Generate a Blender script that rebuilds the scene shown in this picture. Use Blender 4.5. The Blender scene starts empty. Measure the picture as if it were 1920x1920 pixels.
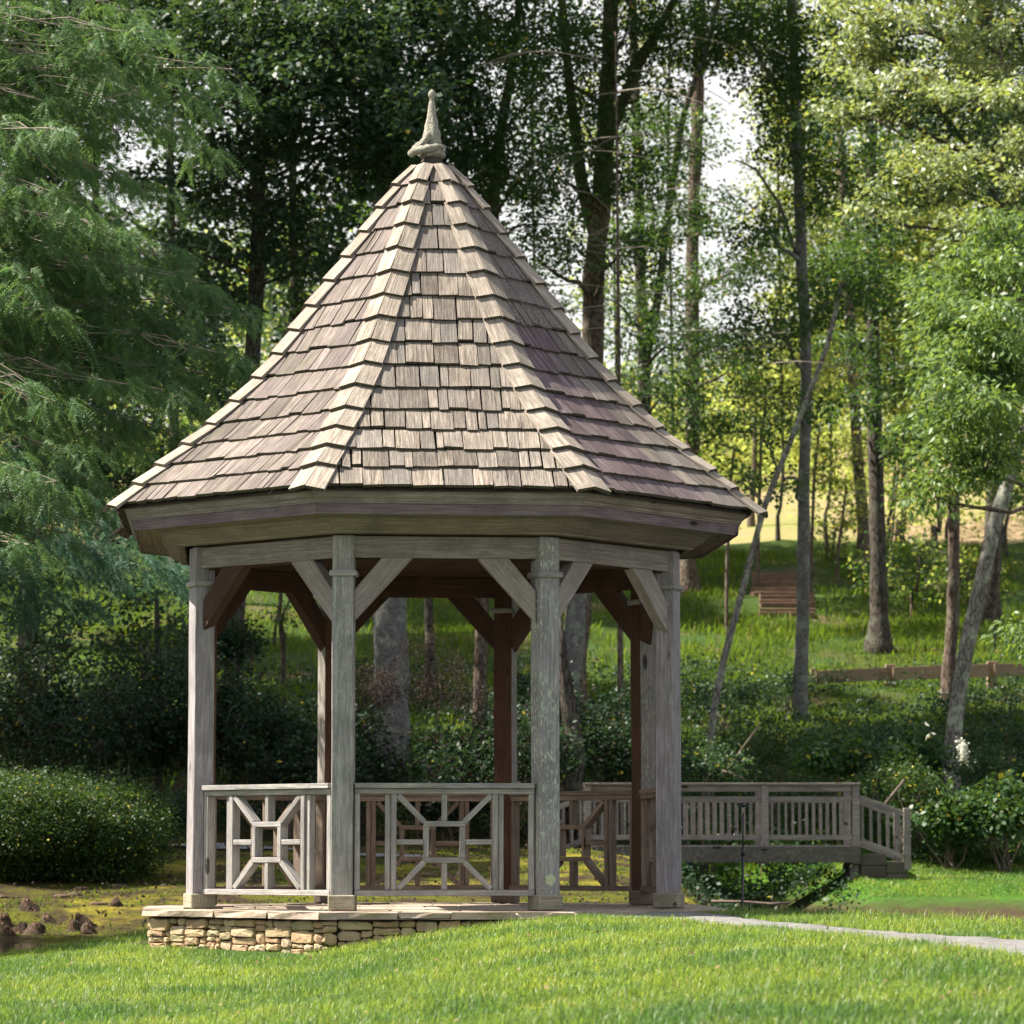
import bpy, bmesh, math, random
import numpy as np
from mathutils import Vector, Matrix, noise
random.seed(7); RNG = np.random.default_rng(7)
R = math.radians; PI = math.pi
SC = bpy.context.scene
COL = SC.collection

# ---------------------------------------------------------------- camera, sky, sun, exposure
CAM = Vector((0.74, -30.5, 0.52)); PITCH = 6.0; FPX = 6048.0
cd = bpy.data.cameras.new('camera'); cam = bpy.data.objects.new('camera', cd); COL.objects.link(cam)
cam.location = CAM; cam.rotation_euler = (R(90 + PITCH), 0, R(-0.06))
cd.sensor_width = 36; cd.lens = FPX / 1920 * 36; cd.clip_start = .1; cd.clip_end = 3000
cd.dof.use_dof = True; cd.dof.focus_distance = 28.4; cd.dof.aperture_fstop = 4.0; cd.dof.aperture_blades = 0
SC.camera = cam
SUN_AZ, SUN_EL = -93.0, 50.0           # azimuth measured from the camera side of the gazebo, negative = left
sun_dir = Vector((math.sin(R(SUN_AZ)) * math.cos(R(SUN_EL)), -math.cos(R(SUN_AZ)) * math.cos(R(SUN_EL)), math.sin(R(SUN_EL))))
w = bpy.data.worlds.new('World'); SC.world = w; w.use_nodes = True
nt = w.node_tree; bg = nt.nodes['Background']
sky = nt.nodes.new('ShaderNodeTexSky'); sky.sky_type = 'NISHITA'; sky.sun_disc = False
sky.sun_elevation = R(SUN_EL); sky.sun_rotation = math.atan2(sun_dir.x, sun_dir.y)
sky.air_density = 1.0; sky.dust_density = 2.5; sky.ozone_density = 1.0
# pale summer haze and thin cloud whitening the lower sky all the way round
tc = nt.nodes.new('ShaderNodeTexCoord'); sx = nt.nodes.new('ShaderNodeSeparateXYZ'); nt.links.new(tc.outputs['Generated'], sx.inputs[0])
mr = nt.nodes.new('ShaderNodeMapRange'); mr.interpolation_type = 'SMOOTHSTEP'; nt.links.new(sx.outputs[2], mr.inputs[0])
for i, v_ in ((1, .22), (2, .62), (3, .92), (4, .3)): mr.inputs[i].default_value = v_
mx_ = nt.nodes.new('ShaderNodeMix'); mx_.data_type = 'RGBA'; nt.links.new(mr.outputs[0], mx_.inputs[0]); nt.links.new(sky.outputs[0], mx_.inputs[6]); mx_.inputs[7].default_value = (5.0, 4.95, 4.8, 1)
nt.links.new(mx_.outputs[2], bg.inputs[0]); bg.inputs[1].default_value = 0.074
sl = bpy.data.lights.new('sun', 'SUN'); so = bpy.data.objects.new('sun', sl); COL.objects.link(so)
sl.energy = 5.0; sl.angle = R(0.6); sl.color = (1, .92, .79)
so.rotation_euler = sun_dir.to_track_quat('Z', 'Y').to_euler(); so.location = (-20, 0, 30)
SC.view_settings.view_transform = 'Standard'; SC.view_settings.look = 'None'
SC.view_settings.exposure = 1.68; SC.view_settings.gamma = 1; SC.view_settings.use_curve_mapping = False
SC.cycles.use_denoising = True
SC.cycles.max_bounces = 8; SC.cycles.diffuse_bounces = 4; SC.cycles.transmission_bounces = 4; SC.cycles.transparent_max_bounces = 6
SC.cycles.sample_clamp_indirect = 6

def at(u, v, Y):
    """a point of the place: seen at u, v of the 1920 px photograph, Y metres in front of the lens"""
    p = R(PITCH); x = (u - 960) / FPX; z = (960 - v) / FPX
    d = Vector((x, math.cos(p) - z * math.sin(p), math.sin(p) + z * math.cos(p)))
    return CAM + d * (Y / d.y)

# ---------------------------------------------------------------- materials
def newmat(name):
    m = bpy.data.materials.new(name); m.use_nodes = True
    t = m.node_tree; b = t.nodes['Principled BSDF']
    return m, t, b
class G:
    def __init__(s, t): s.t = t
    def n(s, typ, **kw):
        nd = s.t.nodes.new(typ)
        for k, v in kw.items():
            if k.startswith('_'): setattr(nd, k[1:], v)
            else:
                key = int(k[1:]) if k[0] == 'i' and k[1:].isdigit() else k.replace('__', ' ')
                inp = nd.inputs[key]
                if isinstance(v, bpy.types.NodeSocket): s.t.links.new(v, inp)
                elif isinstance(v, (tuple, list)) and len(v) == 3 and inp.type == 'RGBA': inp.default_value = (*v, 1)
                else: inp.default_value = v
        return nd
    def noise(s, vec, scale, detail=4, rough=.55, dist=0):
        return s.n('ShaderNodeTexNoise', Vector=vec, Scale=scale, Detail=detail, Roughness=rough, Distortion=dist).outputs[0]
    def ramp(s, f, a, b, c0=(0, 0, 0), c1=(1, 1, 1)):
        r = s.n('ShaderNodeValToRGB', Fac=f); e = r.color_ramp.elements
        e[0].position = a; e[1].position = b; e[0].color = (*c0, 1); e[1].color = (*c1, 1)
        return r.outputs[0]
    def mix(s, f, a, b, mode='MIX'):
        r = s.n('ShaderNodeMix', _data_type='RGBA', _blend_type=mode)
        for i, v in ((0, f), (6, a), (7, b)):
            inp = r.inputs[i]
            if isinstance(v, bpy.types.NodeSocket): s.t.links.new(v, inp)
            elif isinstance(v, tuple): inp.default_value = (*v, 1)
            else: inp.default_value = v
        return r.outputs[2]
    def math(s, op, a, b=0.0, clamp=False):
        r = s.n('ShaderNodeMath', _operation=op, _use_clamp=clamp)
        for i, v in ((0, a), (1, b)):
            if isinstance(v, bpy.types.NodeSocket): s.t.links.new(v, r.inputs[i])
            else: r.inputs[i].default_value = v
        return r.outputs[0]
    def bump(s, h, dist=.01, strength=.6, normal=None):
        r = s.n('ShaderNodeBump', Height=h, Distance=dist, Strength=strength)
        if normal: s.t.links.new(normal, r.inputs['Normal'])
        return r.outputs[0]
    def vec(s, scale=(1, 1, 1), rand=20, coord='Object'):
        tc = s.n('ShaderNodeTexCoord'); oi = s.n('ShaderNodeObjectInfo')
        v = tc.outputs[coord]
        if rand:
            c = s.n('ShaderNodeCombineXYZ', X=s.math('MULTIPLY', oi.outputs['Random'], rand), Y=s.math('MULTIPLY', oi.outputs['Random'], rand * 2.7), Z=s.math('MULTIPLY', oi.outputs['Random'], rand * 1.3)).outputs[0]
            v = s.n('ShaderNodeVectorMath', _operation='ADD', i0=v, i1=c).outputs[0]
        return s.n('ShaderNodeMapping', Vector=v, Scale=scale).outputs[0], v, oi.outputs['Random']

def wood(name, dark, mid, light, axis=0, lichen=0.0, lcol=(.42, .47, .33), tint=None, rough=.85, crack=.5, grain=88, vary=.35, stain=None, moss=0):
    m, t, b = newmat(name); g = G(t)
    s = [grain, grain, grain]; s[axis] = 2.6
    v, raw, rnd = g.vec(tuple(s))
    n1 = g.noise(v, 1.0, 6, .62, .25)
    s2 = [3.2 * k for k in s]; s2[axis] = 5
    v2 = g.n('ShaderNodeMapping', Vector=raw, Scale=tuple(s2)).outputs[0]
    n2 = g.noise(v2, 1.0, 3, .6)
    col = g.mix(g.ramp(n1, .36, .66), dark, light)
    col = g.mix(.3, col, mid)
    col = g.mix(g.math('MULTIPLY', g.ramp(n2, .5, .78), crack), col, tuple(c * .35 for c in dark))
    big = g.noise(raw, 3.1, 3, .6)
    col = g.mix(g.math('MULTIPLY', g.ramp(big, .45, .65), .65), col, stain or tuple(c * .62 for c in mid))
    if axis != 1:
        sk = [3.2, 3.2, 3.2]; sk[axis] = 1.1
        vk = g.n('ShaderNodeTexVoronoi', Vector=g.n('ShaderNodeMapping', Vector=raw, Scale=tuple(sk)).outputs[0], Scale=1.0, Randomness=1.0).outputs[0]
        col = g.mix(g.ramp(vk, .07, .1, (1, 1, 1), (0, 0, 0)), col, tuple(c * .25 for c in dark))
    hv = g.n('ShaderNodeHueSaturation', Hue=.5, Saturation=1, Value=g.math('ADD', g.math('MULTIPLY', rnd, vary * 2), 1 - vary), Color=col).outputs[0]
    col = hv
    if tint:
        r2 = g.n('ShaderNodeTexWhiteNoise', _noise_dimensions='1D', W=rnd).outputs[0]
        col = g.mix(g.math('MULTIPLY', g.ramp(r2, .35, 1.0), .5), col, g.mix(g.ramp(n1, .3, .7), tuple(c * .7 for c in tint), tint))
    if lichen:
        sp = [26, 26, 26]; sp[axis] = 11
        v3 = g.n('ShaderNodeMapping', Vector=raw, Scale=tuple(sp)).outputs[0]
        l = g.math('MULTIPLY', g.ramp(g.noise(v3, 1.6, 5, .7), .52, .62), g.ramp(g.noise(raw, 1.7, 2), .33, .52))
        col = g.mix(g.math('MULTIPLY', l, lichen), col, lcol)
    if moss:
        l = g.math('MULTIPLY', g.ramp(g.noise(raw, 5, 4), .45, .65), moss)
        col = g.mix(l, col, (.12, .13, .05))
    t.links.new(col, b.inputs['Base Color']); b.inputs['Roughness'].default_value = rough
    b.inputs['Specular IOR Level'].default_value = .25
    sp_ = g.noise(g.n('ShaderNodeMapping', Vector=raw, Scale=tuple(90 if i != axis else 32 for i in range(3))).outputs[0], 1.6, 3, .7)
    col = g.mix(g.math('MULTIPLY', g.ramp(sp_, .35, .7), .45), col, g.mix(1.0, col, (.55, .55, .55), 'MULTIPLY')); t.links.new(col, b.inputs['Base Color'])
    hh = g.math('ADD', n1, g.math('MULTIPLY', n2, .5))
    t.links.new(g.bump(hh, .012, 1.0), b.inputs['Normal'])
    return m

def leafmat(name, c1, c2, tr, gloss=.35, trans=.5, spec=.4, yellow=.0, ycol=(.35, .3, .03)):
    m, t, b = newmat(name); g = G(t)
    geo = g.n('ShaderNodeNewGeometry'); rnd = geo.outputs['Random Per Island']
    tc = g.n('ShaderNodeTexCoord').outputs['Object']
    big = g.noise(tc, .55, 3)
    f = g.math('ADD', g.math('MULTIPLY', rnd, .65), g.math('MULTIPLY', g.ramp(big, .3, .7), .35))
    col = g.mix(f, c1, c2)
    tcol = g.mix(rnd, tr, tuple(c * .6 for c in tr))
    if yellow:
        y = g.math('GREATER_THAN', g.math('FRACT', g.math('MULTIPLY', rnd, 37.7)), 1 - yellow)
        col = g.mix(y, col, ycol); tcol = g.mix(y, tcol, ycol)
    t.links.new(col, b.inputs['Base Color']); b.inputs['Roughness'].default_value = gloss
    b.inputs['Specular IOR Level'].default_value = spec
    tl = g.n('ShaderNodeBsdfTranslucent', Color=tcol)
    mx = g.n('ShaderNodeMixShader', Fac=trans, i1=b.outputs[0], i2=tl.outputs[0])
    t.links.new(mx.outputs[0], t.nodes['Material Output'].inputs[0])
    return m

def leafmat_patchy(name, *a):
    """grass: the same with uneven colour patches, sunlit spots and soft shade painted in"""
    m = leafmat(name, *a); t = m.node_tree; b = t.nodes['Principled BSDF']; g = G(t)
    tc = g.n('ShaderNodeTexCoord').outputs['Object']; src = b.inputs['Base Color'].links[0].from_socket
    n1 = g.noise(tc, .8, 5, .6); n2 = g.noise(tc, 2.6, 4, .6)  # patch noise paints sunlit spots and soft partial shade into the blades
    c = g.mix(g.ramp(n1, .42, .6), g.mix(1.0, src, (1.1, 1.08, .9), 'MULTIPLY'), g.mix(1.0, src, (.5, .68, .85), 'MULTIPLY'))
    c = g.mix(g.math('MULTIPLY', g.ramp(n2, .52, .68), .7), c, g.mix(1.0, src, (1.35, 1.15, .8), 'MULTIPLY'))
    t.links.new(c, b.inputs['Base Color'])
    tl = [n for n in t.nodes if n.type == 'BSDF_TRANSLUCENT'][0]; s2 = tl.inputs['Color'].links[0].from_socket
    c2 = g.mix(g.ramp(n1, .42, .6), s2, g.mix(1.0, s2, (.42, .62, .8), 'MULTIPLY'))
    t.links.new(g.mix(g.math('MULTIPLY', g.ramp(n2, .52, .68), .6), c2, g.mix(1.0, s2, (1.3, 1.05, .7), 'MULTIPLY')), tl.inputs['Color'])
    return m

def bark(name, dark, light, lichen=(.3, .34, .27), lf=.4, sc=9, coarse=1.0, zs=.22, vor=1.0):
    m, t, b = newmat(name); g = G(t)
    v, raw, rnd = g.vec((sc, sc, sc * zs))
    n = g.noise(v, 1.6, 7, .65, .6)
    vo = g.n('ShaderNodeTexVoronoi', Vector=v, Scale=1.7, _feature='DISTANCE_TO_EDGE').outputs[0]
    col = g.mix(g.ramp(n, .3, .72), dark, light)
    col = g.mix(g.math('MULTIPLY', g.ramp(vo, .0, .18, (1, 1, 1), (0, 0, 0)), vor), col, tuple(c * .4 for c in dark))
    l = g.math('MULTIPLY', g.ramp(g.noise(raw, 3.3, 6, .7), .5, .62), lf)
    col = g.mix(l, col, lichen)
    t.links.new(col, b.inputs['Base Color']); b.inputs['Roughness'].default_value = .95
    b.inputs['Specular IOR Level'].default_value = .15
    t.links.new(g.bump(g.math('ADD', n, g.math('MULTIPLY', vo, .8)), .04 * coarse, .9), b.inputs['Normal'])
    return m

def simple(name, col, rough=.8, metal=0, spec=.3, var=.3, sc=12, bumpd=.01):
    m, t, b = newmat(name); g = G(t)
    v, raw, rnd = g.vec((1, 1, 1))
    n = g.noise(raw, sc, 6, .65)
    c = g.mix(g.ramp(n, .3, .7), tuple(k * (1 - var) for k in col), tuple(min(1, k * (1 + var)) for k in col))
    t.links.new(c, b.inputs['Base Color']); b.inputs['Roughness'].default_value = rough; b.inputs['Metallic'].default_value = metal
    b.inputs['Specular IOR Level'].default_value = spec
    t.links.new(g.bump(n, bumpd, .7), b.inputs['Normal'])
    return m

M = {}
M['post'] = wood('post_wood', (.17, .15, .135), (.26, .235, .215), (.39, .36, .33), 2, lichen=.55, crack=.55, vary=.12)
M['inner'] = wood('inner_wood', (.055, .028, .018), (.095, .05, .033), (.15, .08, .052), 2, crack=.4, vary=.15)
M['rail'] = wood('rail_wood', (.21, .195, .19), (.34, .32, .315), (.51, .485, .475), 0, lichen=.3, crack=.5, vary=.15)
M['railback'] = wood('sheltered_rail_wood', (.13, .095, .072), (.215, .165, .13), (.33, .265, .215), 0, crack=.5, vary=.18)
M['beam'] = wood('beam_wood', (.18, .15, .14), (.30, .258, .24), (.45, .395, .37), 0, lichen=.2, crack=.4, vary=.1)
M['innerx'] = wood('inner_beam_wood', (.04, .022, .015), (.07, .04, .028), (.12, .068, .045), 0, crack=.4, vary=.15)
M['fascia'] = wood('fascia_wood', (.12, .09, .10), (.2, .155, .165), (.29, .235, .24), 0, crack=.35, vary=.08, stain=(.12, .085, .105))
M['soffit'] = wood('soffit_wood', (.16, .125, .105), (.27, .215, .18), (.38, .31, .265), 0, crack=.3, vary=.1, lichen=.15)
M['shingle'] = wood('shingle_wood', (.078, .062, .05), (.2, .166, .138), (.355, .305, .255), 1, crack=.9, grain=48, vary=.4, tint=(.2, .19, .18), lichen=.08)
M['shinglep'] = wood('plum_shingle_wood', (.055, .036, .04), (.12, .08, .088), (.28, .235, .23), 1, crack=.9, grain=48, vary=.3, tint=(.12, .075, .085))
M['shinglel'] = wood('faded_shingle_wood', (.064, .052, .046), (.165, .136, .122), (.30, .252, .23), 1, crack=.9, grain=48, vary=.3, tint=(.17, .135, .14), moss=.15)
M['cap'] = wood('hip_wood', (.15, .12, .096), (.30, .255, .212), (.46, .40, .34), 1, crack=.6, grain=40, vary=.15, lichen=.2)
M['postgreen'] = wood('greenish_post_wood', (.17, .163, .158), (.30, .288, .28), (.47, .455, .445), 2, lichen=.5, crack=.75, vary=.05, grain=44)
M['postlichen'] = wood('lichened_post_wood', (.165, .158, .16), (.275, .265, .267), (.42, .405, .405), 2, lichen=1.0, lcol=(.5, .56, .42), crack=.6, vary=.05, grain=44)
M['postviolet'] = wood('violet_post_wood', (.175, .155, .165), (.305, .28, .295), (.46, .43, .445), 2, lichen=.12, crack=.75, vary=.05, grain=44)
M['basewood'] = wood('post_foot_wood', (.2, .17, .11), (.32, .285, .21), (.45, .41, .32), 0, lichen=.5, crack=.5, vary=.1)
M['butt'] = simple('dark_shingle_end', (.07, .062, .04), .95, var=.5, sc=60, bumpd=.02)  # butt ends are darker than the shingle faces
M['bridge'] = wood('bridge_wood', (.14, .12, .108), (.255, .225, .205), (.40, .36, .33), 0, crack=.4, vary=.2, lichen=.2)
M['fence'] = wood('fence_wood', (.22, .15, .10), (.34, .24, .165), (.45, .33, .23), 0, crack=.3, vary=.1)
M['step'] = wood('step_timber', (.13, .08, .055), (.21, .135, .095), (.3, .2, .145), 0, crack=.3, vary=.2)
M['twigbark'] = simple('pale_cypress_twig', (.21, .18, .15), .9, var=.3)
M['tie'] = wood('railway_tie', (.05, .042, .035), (.1, .085, .07), (.16, .14, .115), 1, crack=.5, vary=.2, moss=.3)
M['darkbeam'] = wood('dark_bridge_beam', (.06, .055, .045), (.11, .10, .085), (.17, .16, .135), 0, crack=.5, vary=.1, lichen=.25)
M['pathfar'] = simple('far_gravel', (.17, .17, .165), .95, var=.3)
M['tread'] = simple('mulch_tread', (.2, .12, .078), .95, var=.5, sc=30)
M['finial'] = simple('lichened_finial', (.29, .28, .225), .95, var=.7, sc=60, bumpd=.05)
M['iron'] = simple('black_iron', (.02, .021, .025), .45, spec=.5, var=.3)
M['barkgrey'] = bark('grey_bark', (.075, .072, .07), (.2, .195, .185), lf=.5, sc=7, coarse=.5, zs=1.3, vor=.25)
M['barkdark'] = bark('dark_bark', (.045, .038, .032), (.13, .11, .095), (.15, .17, .12), .35)
M['barklich'] = bark('lichened_bark', (.15, .14, .125), (.32, .305, .27), (.38, .41, .32), .75, sc=11)
M['barkbrown'] = bark('brown_bark', (.09, .065, .05), (.2, .155, .125), (.25, .25, .2), .3)
M['twig'] = simple('twig_bark', (.13, .10, .08), .9, var=.3)
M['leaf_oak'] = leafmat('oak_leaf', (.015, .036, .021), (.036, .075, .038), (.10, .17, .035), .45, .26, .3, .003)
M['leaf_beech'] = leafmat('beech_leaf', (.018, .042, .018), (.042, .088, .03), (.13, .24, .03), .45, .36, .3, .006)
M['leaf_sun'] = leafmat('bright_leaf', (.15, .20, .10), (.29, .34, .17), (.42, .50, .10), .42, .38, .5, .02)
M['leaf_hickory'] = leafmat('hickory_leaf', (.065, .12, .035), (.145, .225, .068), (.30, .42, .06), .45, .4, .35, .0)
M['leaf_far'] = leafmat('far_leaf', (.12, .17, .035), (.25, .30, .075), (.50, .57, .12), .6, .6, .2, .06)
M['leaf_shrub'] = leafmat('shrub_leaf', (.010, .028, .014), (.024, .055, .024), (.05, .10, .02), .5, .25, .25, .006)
M['leaf_bush'] = leafmat('bush_leaf', (.018, .042, .012), (.04, .082, .02), (.09, .16, .02), .5, .3, .25, .02, (.4, .36, .03))
M['leaf_hyd'] = leafmat('hydrangea_leaf', (.02, .055, .022), (.05, .115, .04), (.12, .22, .035), .45, .35, .35, .01)
M['leaf_red'] = leafmat('bronze_leaf', (.03, .024, .022), (.06, .045, .04), (.09, .06, .045), .7, .3, .1)
M['cyp'] = leafmat('cypress_needle', (.04, .098, .04), (.105, .2, .07), (.21, .36, .085), .5, .42, .25, .01, (.35, .25, .06))
M['cypblue'] = leafmat('cedar_needle', (.04, .10, .06), (.08, .18, .11), (.14, .28, .14), .5, .4, .25)
M['leaf_dry'] = leafmat('dry_leaf', (.12, .075, .035), (.22, .15, .07), (.15, .08, .03), .7, .2)
M['blossom'] = leafmat('blossom_petal', (.6, .6, .5), (.8, .8, .7), (.6, .6, .5), .6, .4, .2)
M['blade'] = leafmat_patchy('grass_blade', (.068, .138, .022), (.195, .27, .05), (.38, .50, .06), .45, .45, .35, .05, (.45, .42, .2))
M['blade_hill'] = leafmat('hill_grass_blade', (.035, .07, .01), (.09, .14, .018), (.21, .31, .02), .65, .45, .1, .03, (.3, .25, .1))
M['petal_leaf'] = leafmat('fern_leaf', (.03, .09, .03), (.06, .15, .05), (.12, .25, .04), .5, .35, .3)

def ground_mat(name, layers, scale=1.2, bumpd=.05):
    """layers: list of (color a, color b, noise scale, threshold lo, hi) blended one over another"""
    m, t, b = newmat(name); g = G(t)
    v = g.n('ShaderNodeTexCoord').outputs['Object']
    col = None
    for i, (a, c, s, lo, hi) in enumerate(layers):
        cc = g.mix(g.ramp(g.noise(v, s * 9, 6, .7), .3, .7), a, c)
        if col is None: col = cc
        else:
            vv = g.n('ShaderNodeVectorMath', _operation='ADD', i0=v, i1=(13.7 * i, 7.1 * i, 0)).outputs[0]
            col = g.mix(g.ramp(g.noise(vv, s, 5, .6), lo, hi), col, cc)
    n = g.noise(v, 14, 8, .75)
    t.links.new(col, b.inputs['Base Color']); b.inputs['Roughness'].default_value = .95; b.inputs['Specular IOR Level'].default_value = .1
    t.links.new(g.bump(n, bumpd, 1), b.inputs['Normal'])
    return m
M['lawn'] = ground_mat('lawn_soil', [((.03, .06, .012), (.06, .11, .02), 1, 0, 0), ((.07, .06, .03), (.1, .08, .05), .8, .6, .75)])
M['hill'] = ground_mat('hill_ground', [((.025, .048, .009), (.055, .088, .015), .5, 0, 0), ((.09, .06, .035), (.17, .12, .08), .22, .54, .66), ((.025, .05, .015), (.05, .09, .02), .35, .5, .6)])
M['moss'] = ground_mat('moss_ground', [((.07, .08, .012), (.16, .16, .02), .9, 0, 0), ((.045, .03, .018), (.085, .06, .035), 1.1, .42, .56), ((.2, .18, .02), (.32, .27, .04), .5, .55, .64)], bumpd=.12)  # last, bright yellow layer puts sunlit patches into the moss colour
M['field'] = ground_mat('field_ground', [((.15, .17, .05), (.24, .25, .08), .3, 0, 0), ((.24, .17, .10), (.34, .26, .16), .09, .40, .56)])
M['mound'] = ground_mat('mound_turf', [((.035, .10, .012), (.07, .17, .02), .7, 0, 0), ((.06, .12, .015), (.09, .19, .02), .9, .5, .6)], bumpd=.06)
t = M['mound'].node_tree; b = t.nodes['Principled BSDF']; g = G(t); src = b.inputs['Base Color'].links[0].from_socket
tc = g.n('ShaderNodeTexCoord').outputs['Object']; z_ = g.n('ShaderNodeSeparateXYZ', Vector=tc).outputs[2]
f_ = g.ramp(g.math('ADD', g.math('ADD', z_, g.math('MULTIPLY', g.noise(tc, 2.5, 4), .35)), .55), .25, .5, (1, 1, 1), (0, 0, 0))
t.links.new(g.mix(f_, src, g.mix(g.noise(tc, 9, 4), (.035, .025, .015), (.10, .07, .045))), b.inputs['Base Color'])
M['bed'] = ground_mat('pond_bed', [((.02, .015, .01), (.04, .03, .02), .7, 0, 0)])
M['gravel'] = ground_mat('gravel_surface', [((.10, .10, .10), (.24, .235, .225), 5, 0, 0), ((.15, .145, .14), (.36, .35, .33), 9, .5, .6)], bumpd=.03)
m, t, b = newmat('pond_water'); g = G(t)
b.inputs['Base Color'].default_value = (.012, .013, .009, 1); b.inputs['Roughness'].default_value = .06; b.inputs['IOR'].default_value = 1.33
t.links.new(g.bump(g.noise(g.n('ShaderNodeTexCoord').outputs['Object'], 2.2, 3), .02, .35), b.inputs['Normal']); M['water'] = m

def stone_mat(name, pal, scale=7):
    m, t, b = newmat(name); g = G(t)
    v, raw, rnd = g.vec((1, 1, 1), 30)
    r = g.n('ShaderNodeValToRGB', Fac=rnd); e = r.color_ramp.elements
    e[0].color = (*pal[0], 1); e[1].color = (*pal[-1], 1); e[0].position = 0; e[1].position = 1
    for i, c in enumerate(pal[1:-1]):
        k = e.new((i + 1) / (len(pal) - 1)); k.color = (*c, 1)
    n = g.noise(raw, scale, 7, .65); n2 = g.noise(raw, scale * 6, 5, .7)
    c = g.mix(g.ramp(n, .35, .75), r.outputs[0], g.mix(1.0, r.outputs[0], (.62, .55, .5), 'MULTIPLY'))
    c = g.mix(g.math('MULTIPLY', g.ramp(n2, .4, .75), .3), c, g.mix(1.0, r.outputs[0], (1.45, 1.45, 1.45), 'MULTIPLY'))
    c = g.mix(g.math('MULTIPLY', g.ramp(g.noise(raw, 3, 4), .56, .68), .5), c, (.2, .2, .09))
    t.links.new(c, b.inputs['Base Color']); b.inputs['Roughness'].default_value = .93; b.inputs['Specular IOR Level'].default_value = .15
    t.links.new(g.bump(g.math('ADD', n, g.math('MULTIPLY', n2, .4)), .025, .9), b.inputs['Normal'])
    return m
M['stone'] = stone_mat('sandstone', [(.40, .315, .19), (.48, .35, .22), (.43, .28, .19), (.31, .275, .17), (.52, .42, .28), (.38, .29, .21)])
M['flag'] = stone_mat('flagstone', [(.36, .30, .245), (.42, .345, .275), (.38, .315, .27), (.45, .38, .28)], 3)
M['joint'] = simple('dark_joint', (.05, .04, .03), .95)
M['rock'] = stone_mat('rock', [(.08, .06, .05), (.11, .07, .05), (.06, .05, .045)])

# ---------------------------------------------------------------- object helpers
WM = {}
def link(o, parent=None, mw=None):
    COL.objects.link(o)
    mw = mw or Matrix.Identity(4); WM[o.name] = mw
    if parent:
        o.parent = parent; o.matrix_basis = WM[parent.name].inverted() @ mw
    else: o.matrix_basis = mw
    return o
def tag(o, label=None, cat=None, group=None, kind=None):
    if label: o['label'] = label
    if cat: o['category'] = cat
    if group: o['group'] = group
    if kind: o['kind'] = kind
    return o
def empty(name, loc=(0, 0, 0), parent=None, label=None, cat=None, group=None, rot=0):
    o = bpy.data.objects.new(name, None); o.empty_display_size = .2
    return tag(link(o, parent, Matrix.Translation(loc) @ Matrix.Rotation(rot, 4, 'Z')), label, cat, group)
def mesh(name, V, F, mats, parent=None, mw=None, smooth=False, mi=None):
    me = bpy.data.meshes.new(name); me.from_pydata([tuple(v) for v in V], [], F)
    for m in (mats if isinstance(mats, (list, tuple)) else [mats]): me.materials.append(M[m])
    if smooth: me.polygons.foreach_set('use_smooth', [True] * len(F))
    if mi is not None: me.polygons.foreach_set('material_index', mi)
    me.update()
    return link(bpy.data.objects.new(name, me), parent, mw)
def npmesh(name, V, k, mats, parent=None, mw=None, smooth=False):
    """V: (N, k, 3) - N separate faces of k corners"""
    N = V.shape[0]; me = bpy.data.meshes.new(name)
    me.vertices.add(N * k); me.vertices.foreach_set('co', V.reshape(-1).astype(np.float32))
    me.loops.add(N * k); me.loops.foreach_set('vertex_index', np.arange(N * k, dtype=np.int32))
    me.polygons.add(N); me.polygons.foreach_set('loop_start', np.arange(0, N * k, k, dtype=np.int32))
    me.update(); me.materials.append(M[mats])
    return link(bpy.data.objects.new(name, me), parent, mw)
def npmesh2(name, V, F, mats, parent=None, smooth=True, mw=None):
    """V (n,3), F (m,4) quads sharing vertices"""
    me = bpy.data.meshes.new(name); k = F.shape[1]
    me.vertices.add(len(V)); me.vertices.foreach_set('co', V.reshape(-1).astype(np.float32))
    me.loops.add(F.size); me.loops.foreach_set('vertex_index', F.reshape(-1).astype(np.int32))
    me.polygons.add(len(F)); me.polygons.foreach_set('loop_start', np.arange(0, F.size, k, dtype=np.int32))
    if smooth: me.polygons.foreach_set('use_smooth', np.ones(len(F), bool))
    me.update(); me.materials.append(M[mats])
    return link(bpy.data.objects.new(name, me), parent, mw)

def boxmesh(sx, sy, sz, bev=.004, jit=0.0):
    bm = bmesh.new(); bmesh.ops.create_cube(bm, size=1)
    for v in bm.verts: v.co = Vector((v.co.x * sx, v.co.y * sy, v.co.z * sz))
    if bev: bmesh.ops.bevel(bm, geom=bm.edges[:], offset=bev, segments=1, affect='EDGES', profile=.5)
    if jit:
        for v in bm.verts: v.co += Vector([random.uniform(-jit, jit) for _ in range(3)])
    return bm
BC = {}
def box(name, mw, sx, sy, sz, mat, parent=None, bev=.004, jit=0, key=True):
    k = (round(sx, 3), round(sy, 3), round(sz, 3), str(mat), bev, jit)
    me = BC.get(k) if key else None
    if me is None:
        bm = boxmesh(sx, sy, sz, bev, jit); me = bpy.data.meshes.new(name); bm.to_mesh(me); bm.free()
        for m in (mat if isinstance(mat, (list, tuple)) else [mat]): me.materials.append(M[m])
        BC[k] = me
    return link(bpy.data.objects.new(name, me), parent, mw)
def frame(o, x, z):
    """matrix with origin o, local X along x, local Z near z"""
    x = Vector(x).normalized(); y = Vector(z).cross(x).normalized(); z = x.cross(y)
    m = Matrix((x, y, z)).transposed().to_4x4(); m.translation = o
    return m
def board(name, p0, p1, wide, thick, up, mat, parent, bev=.004, ext=0):
    """board from p0 to p1; 'thick' along up, 'wide' across"""
    p0, p1 = Vector(p0), Vector(p1); d = p1 - p0
    return box(name, frame((p0 + p1) / 2, d, up), d.length + ext, wide, thick, mat, parent, bev, key=False)

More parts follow.
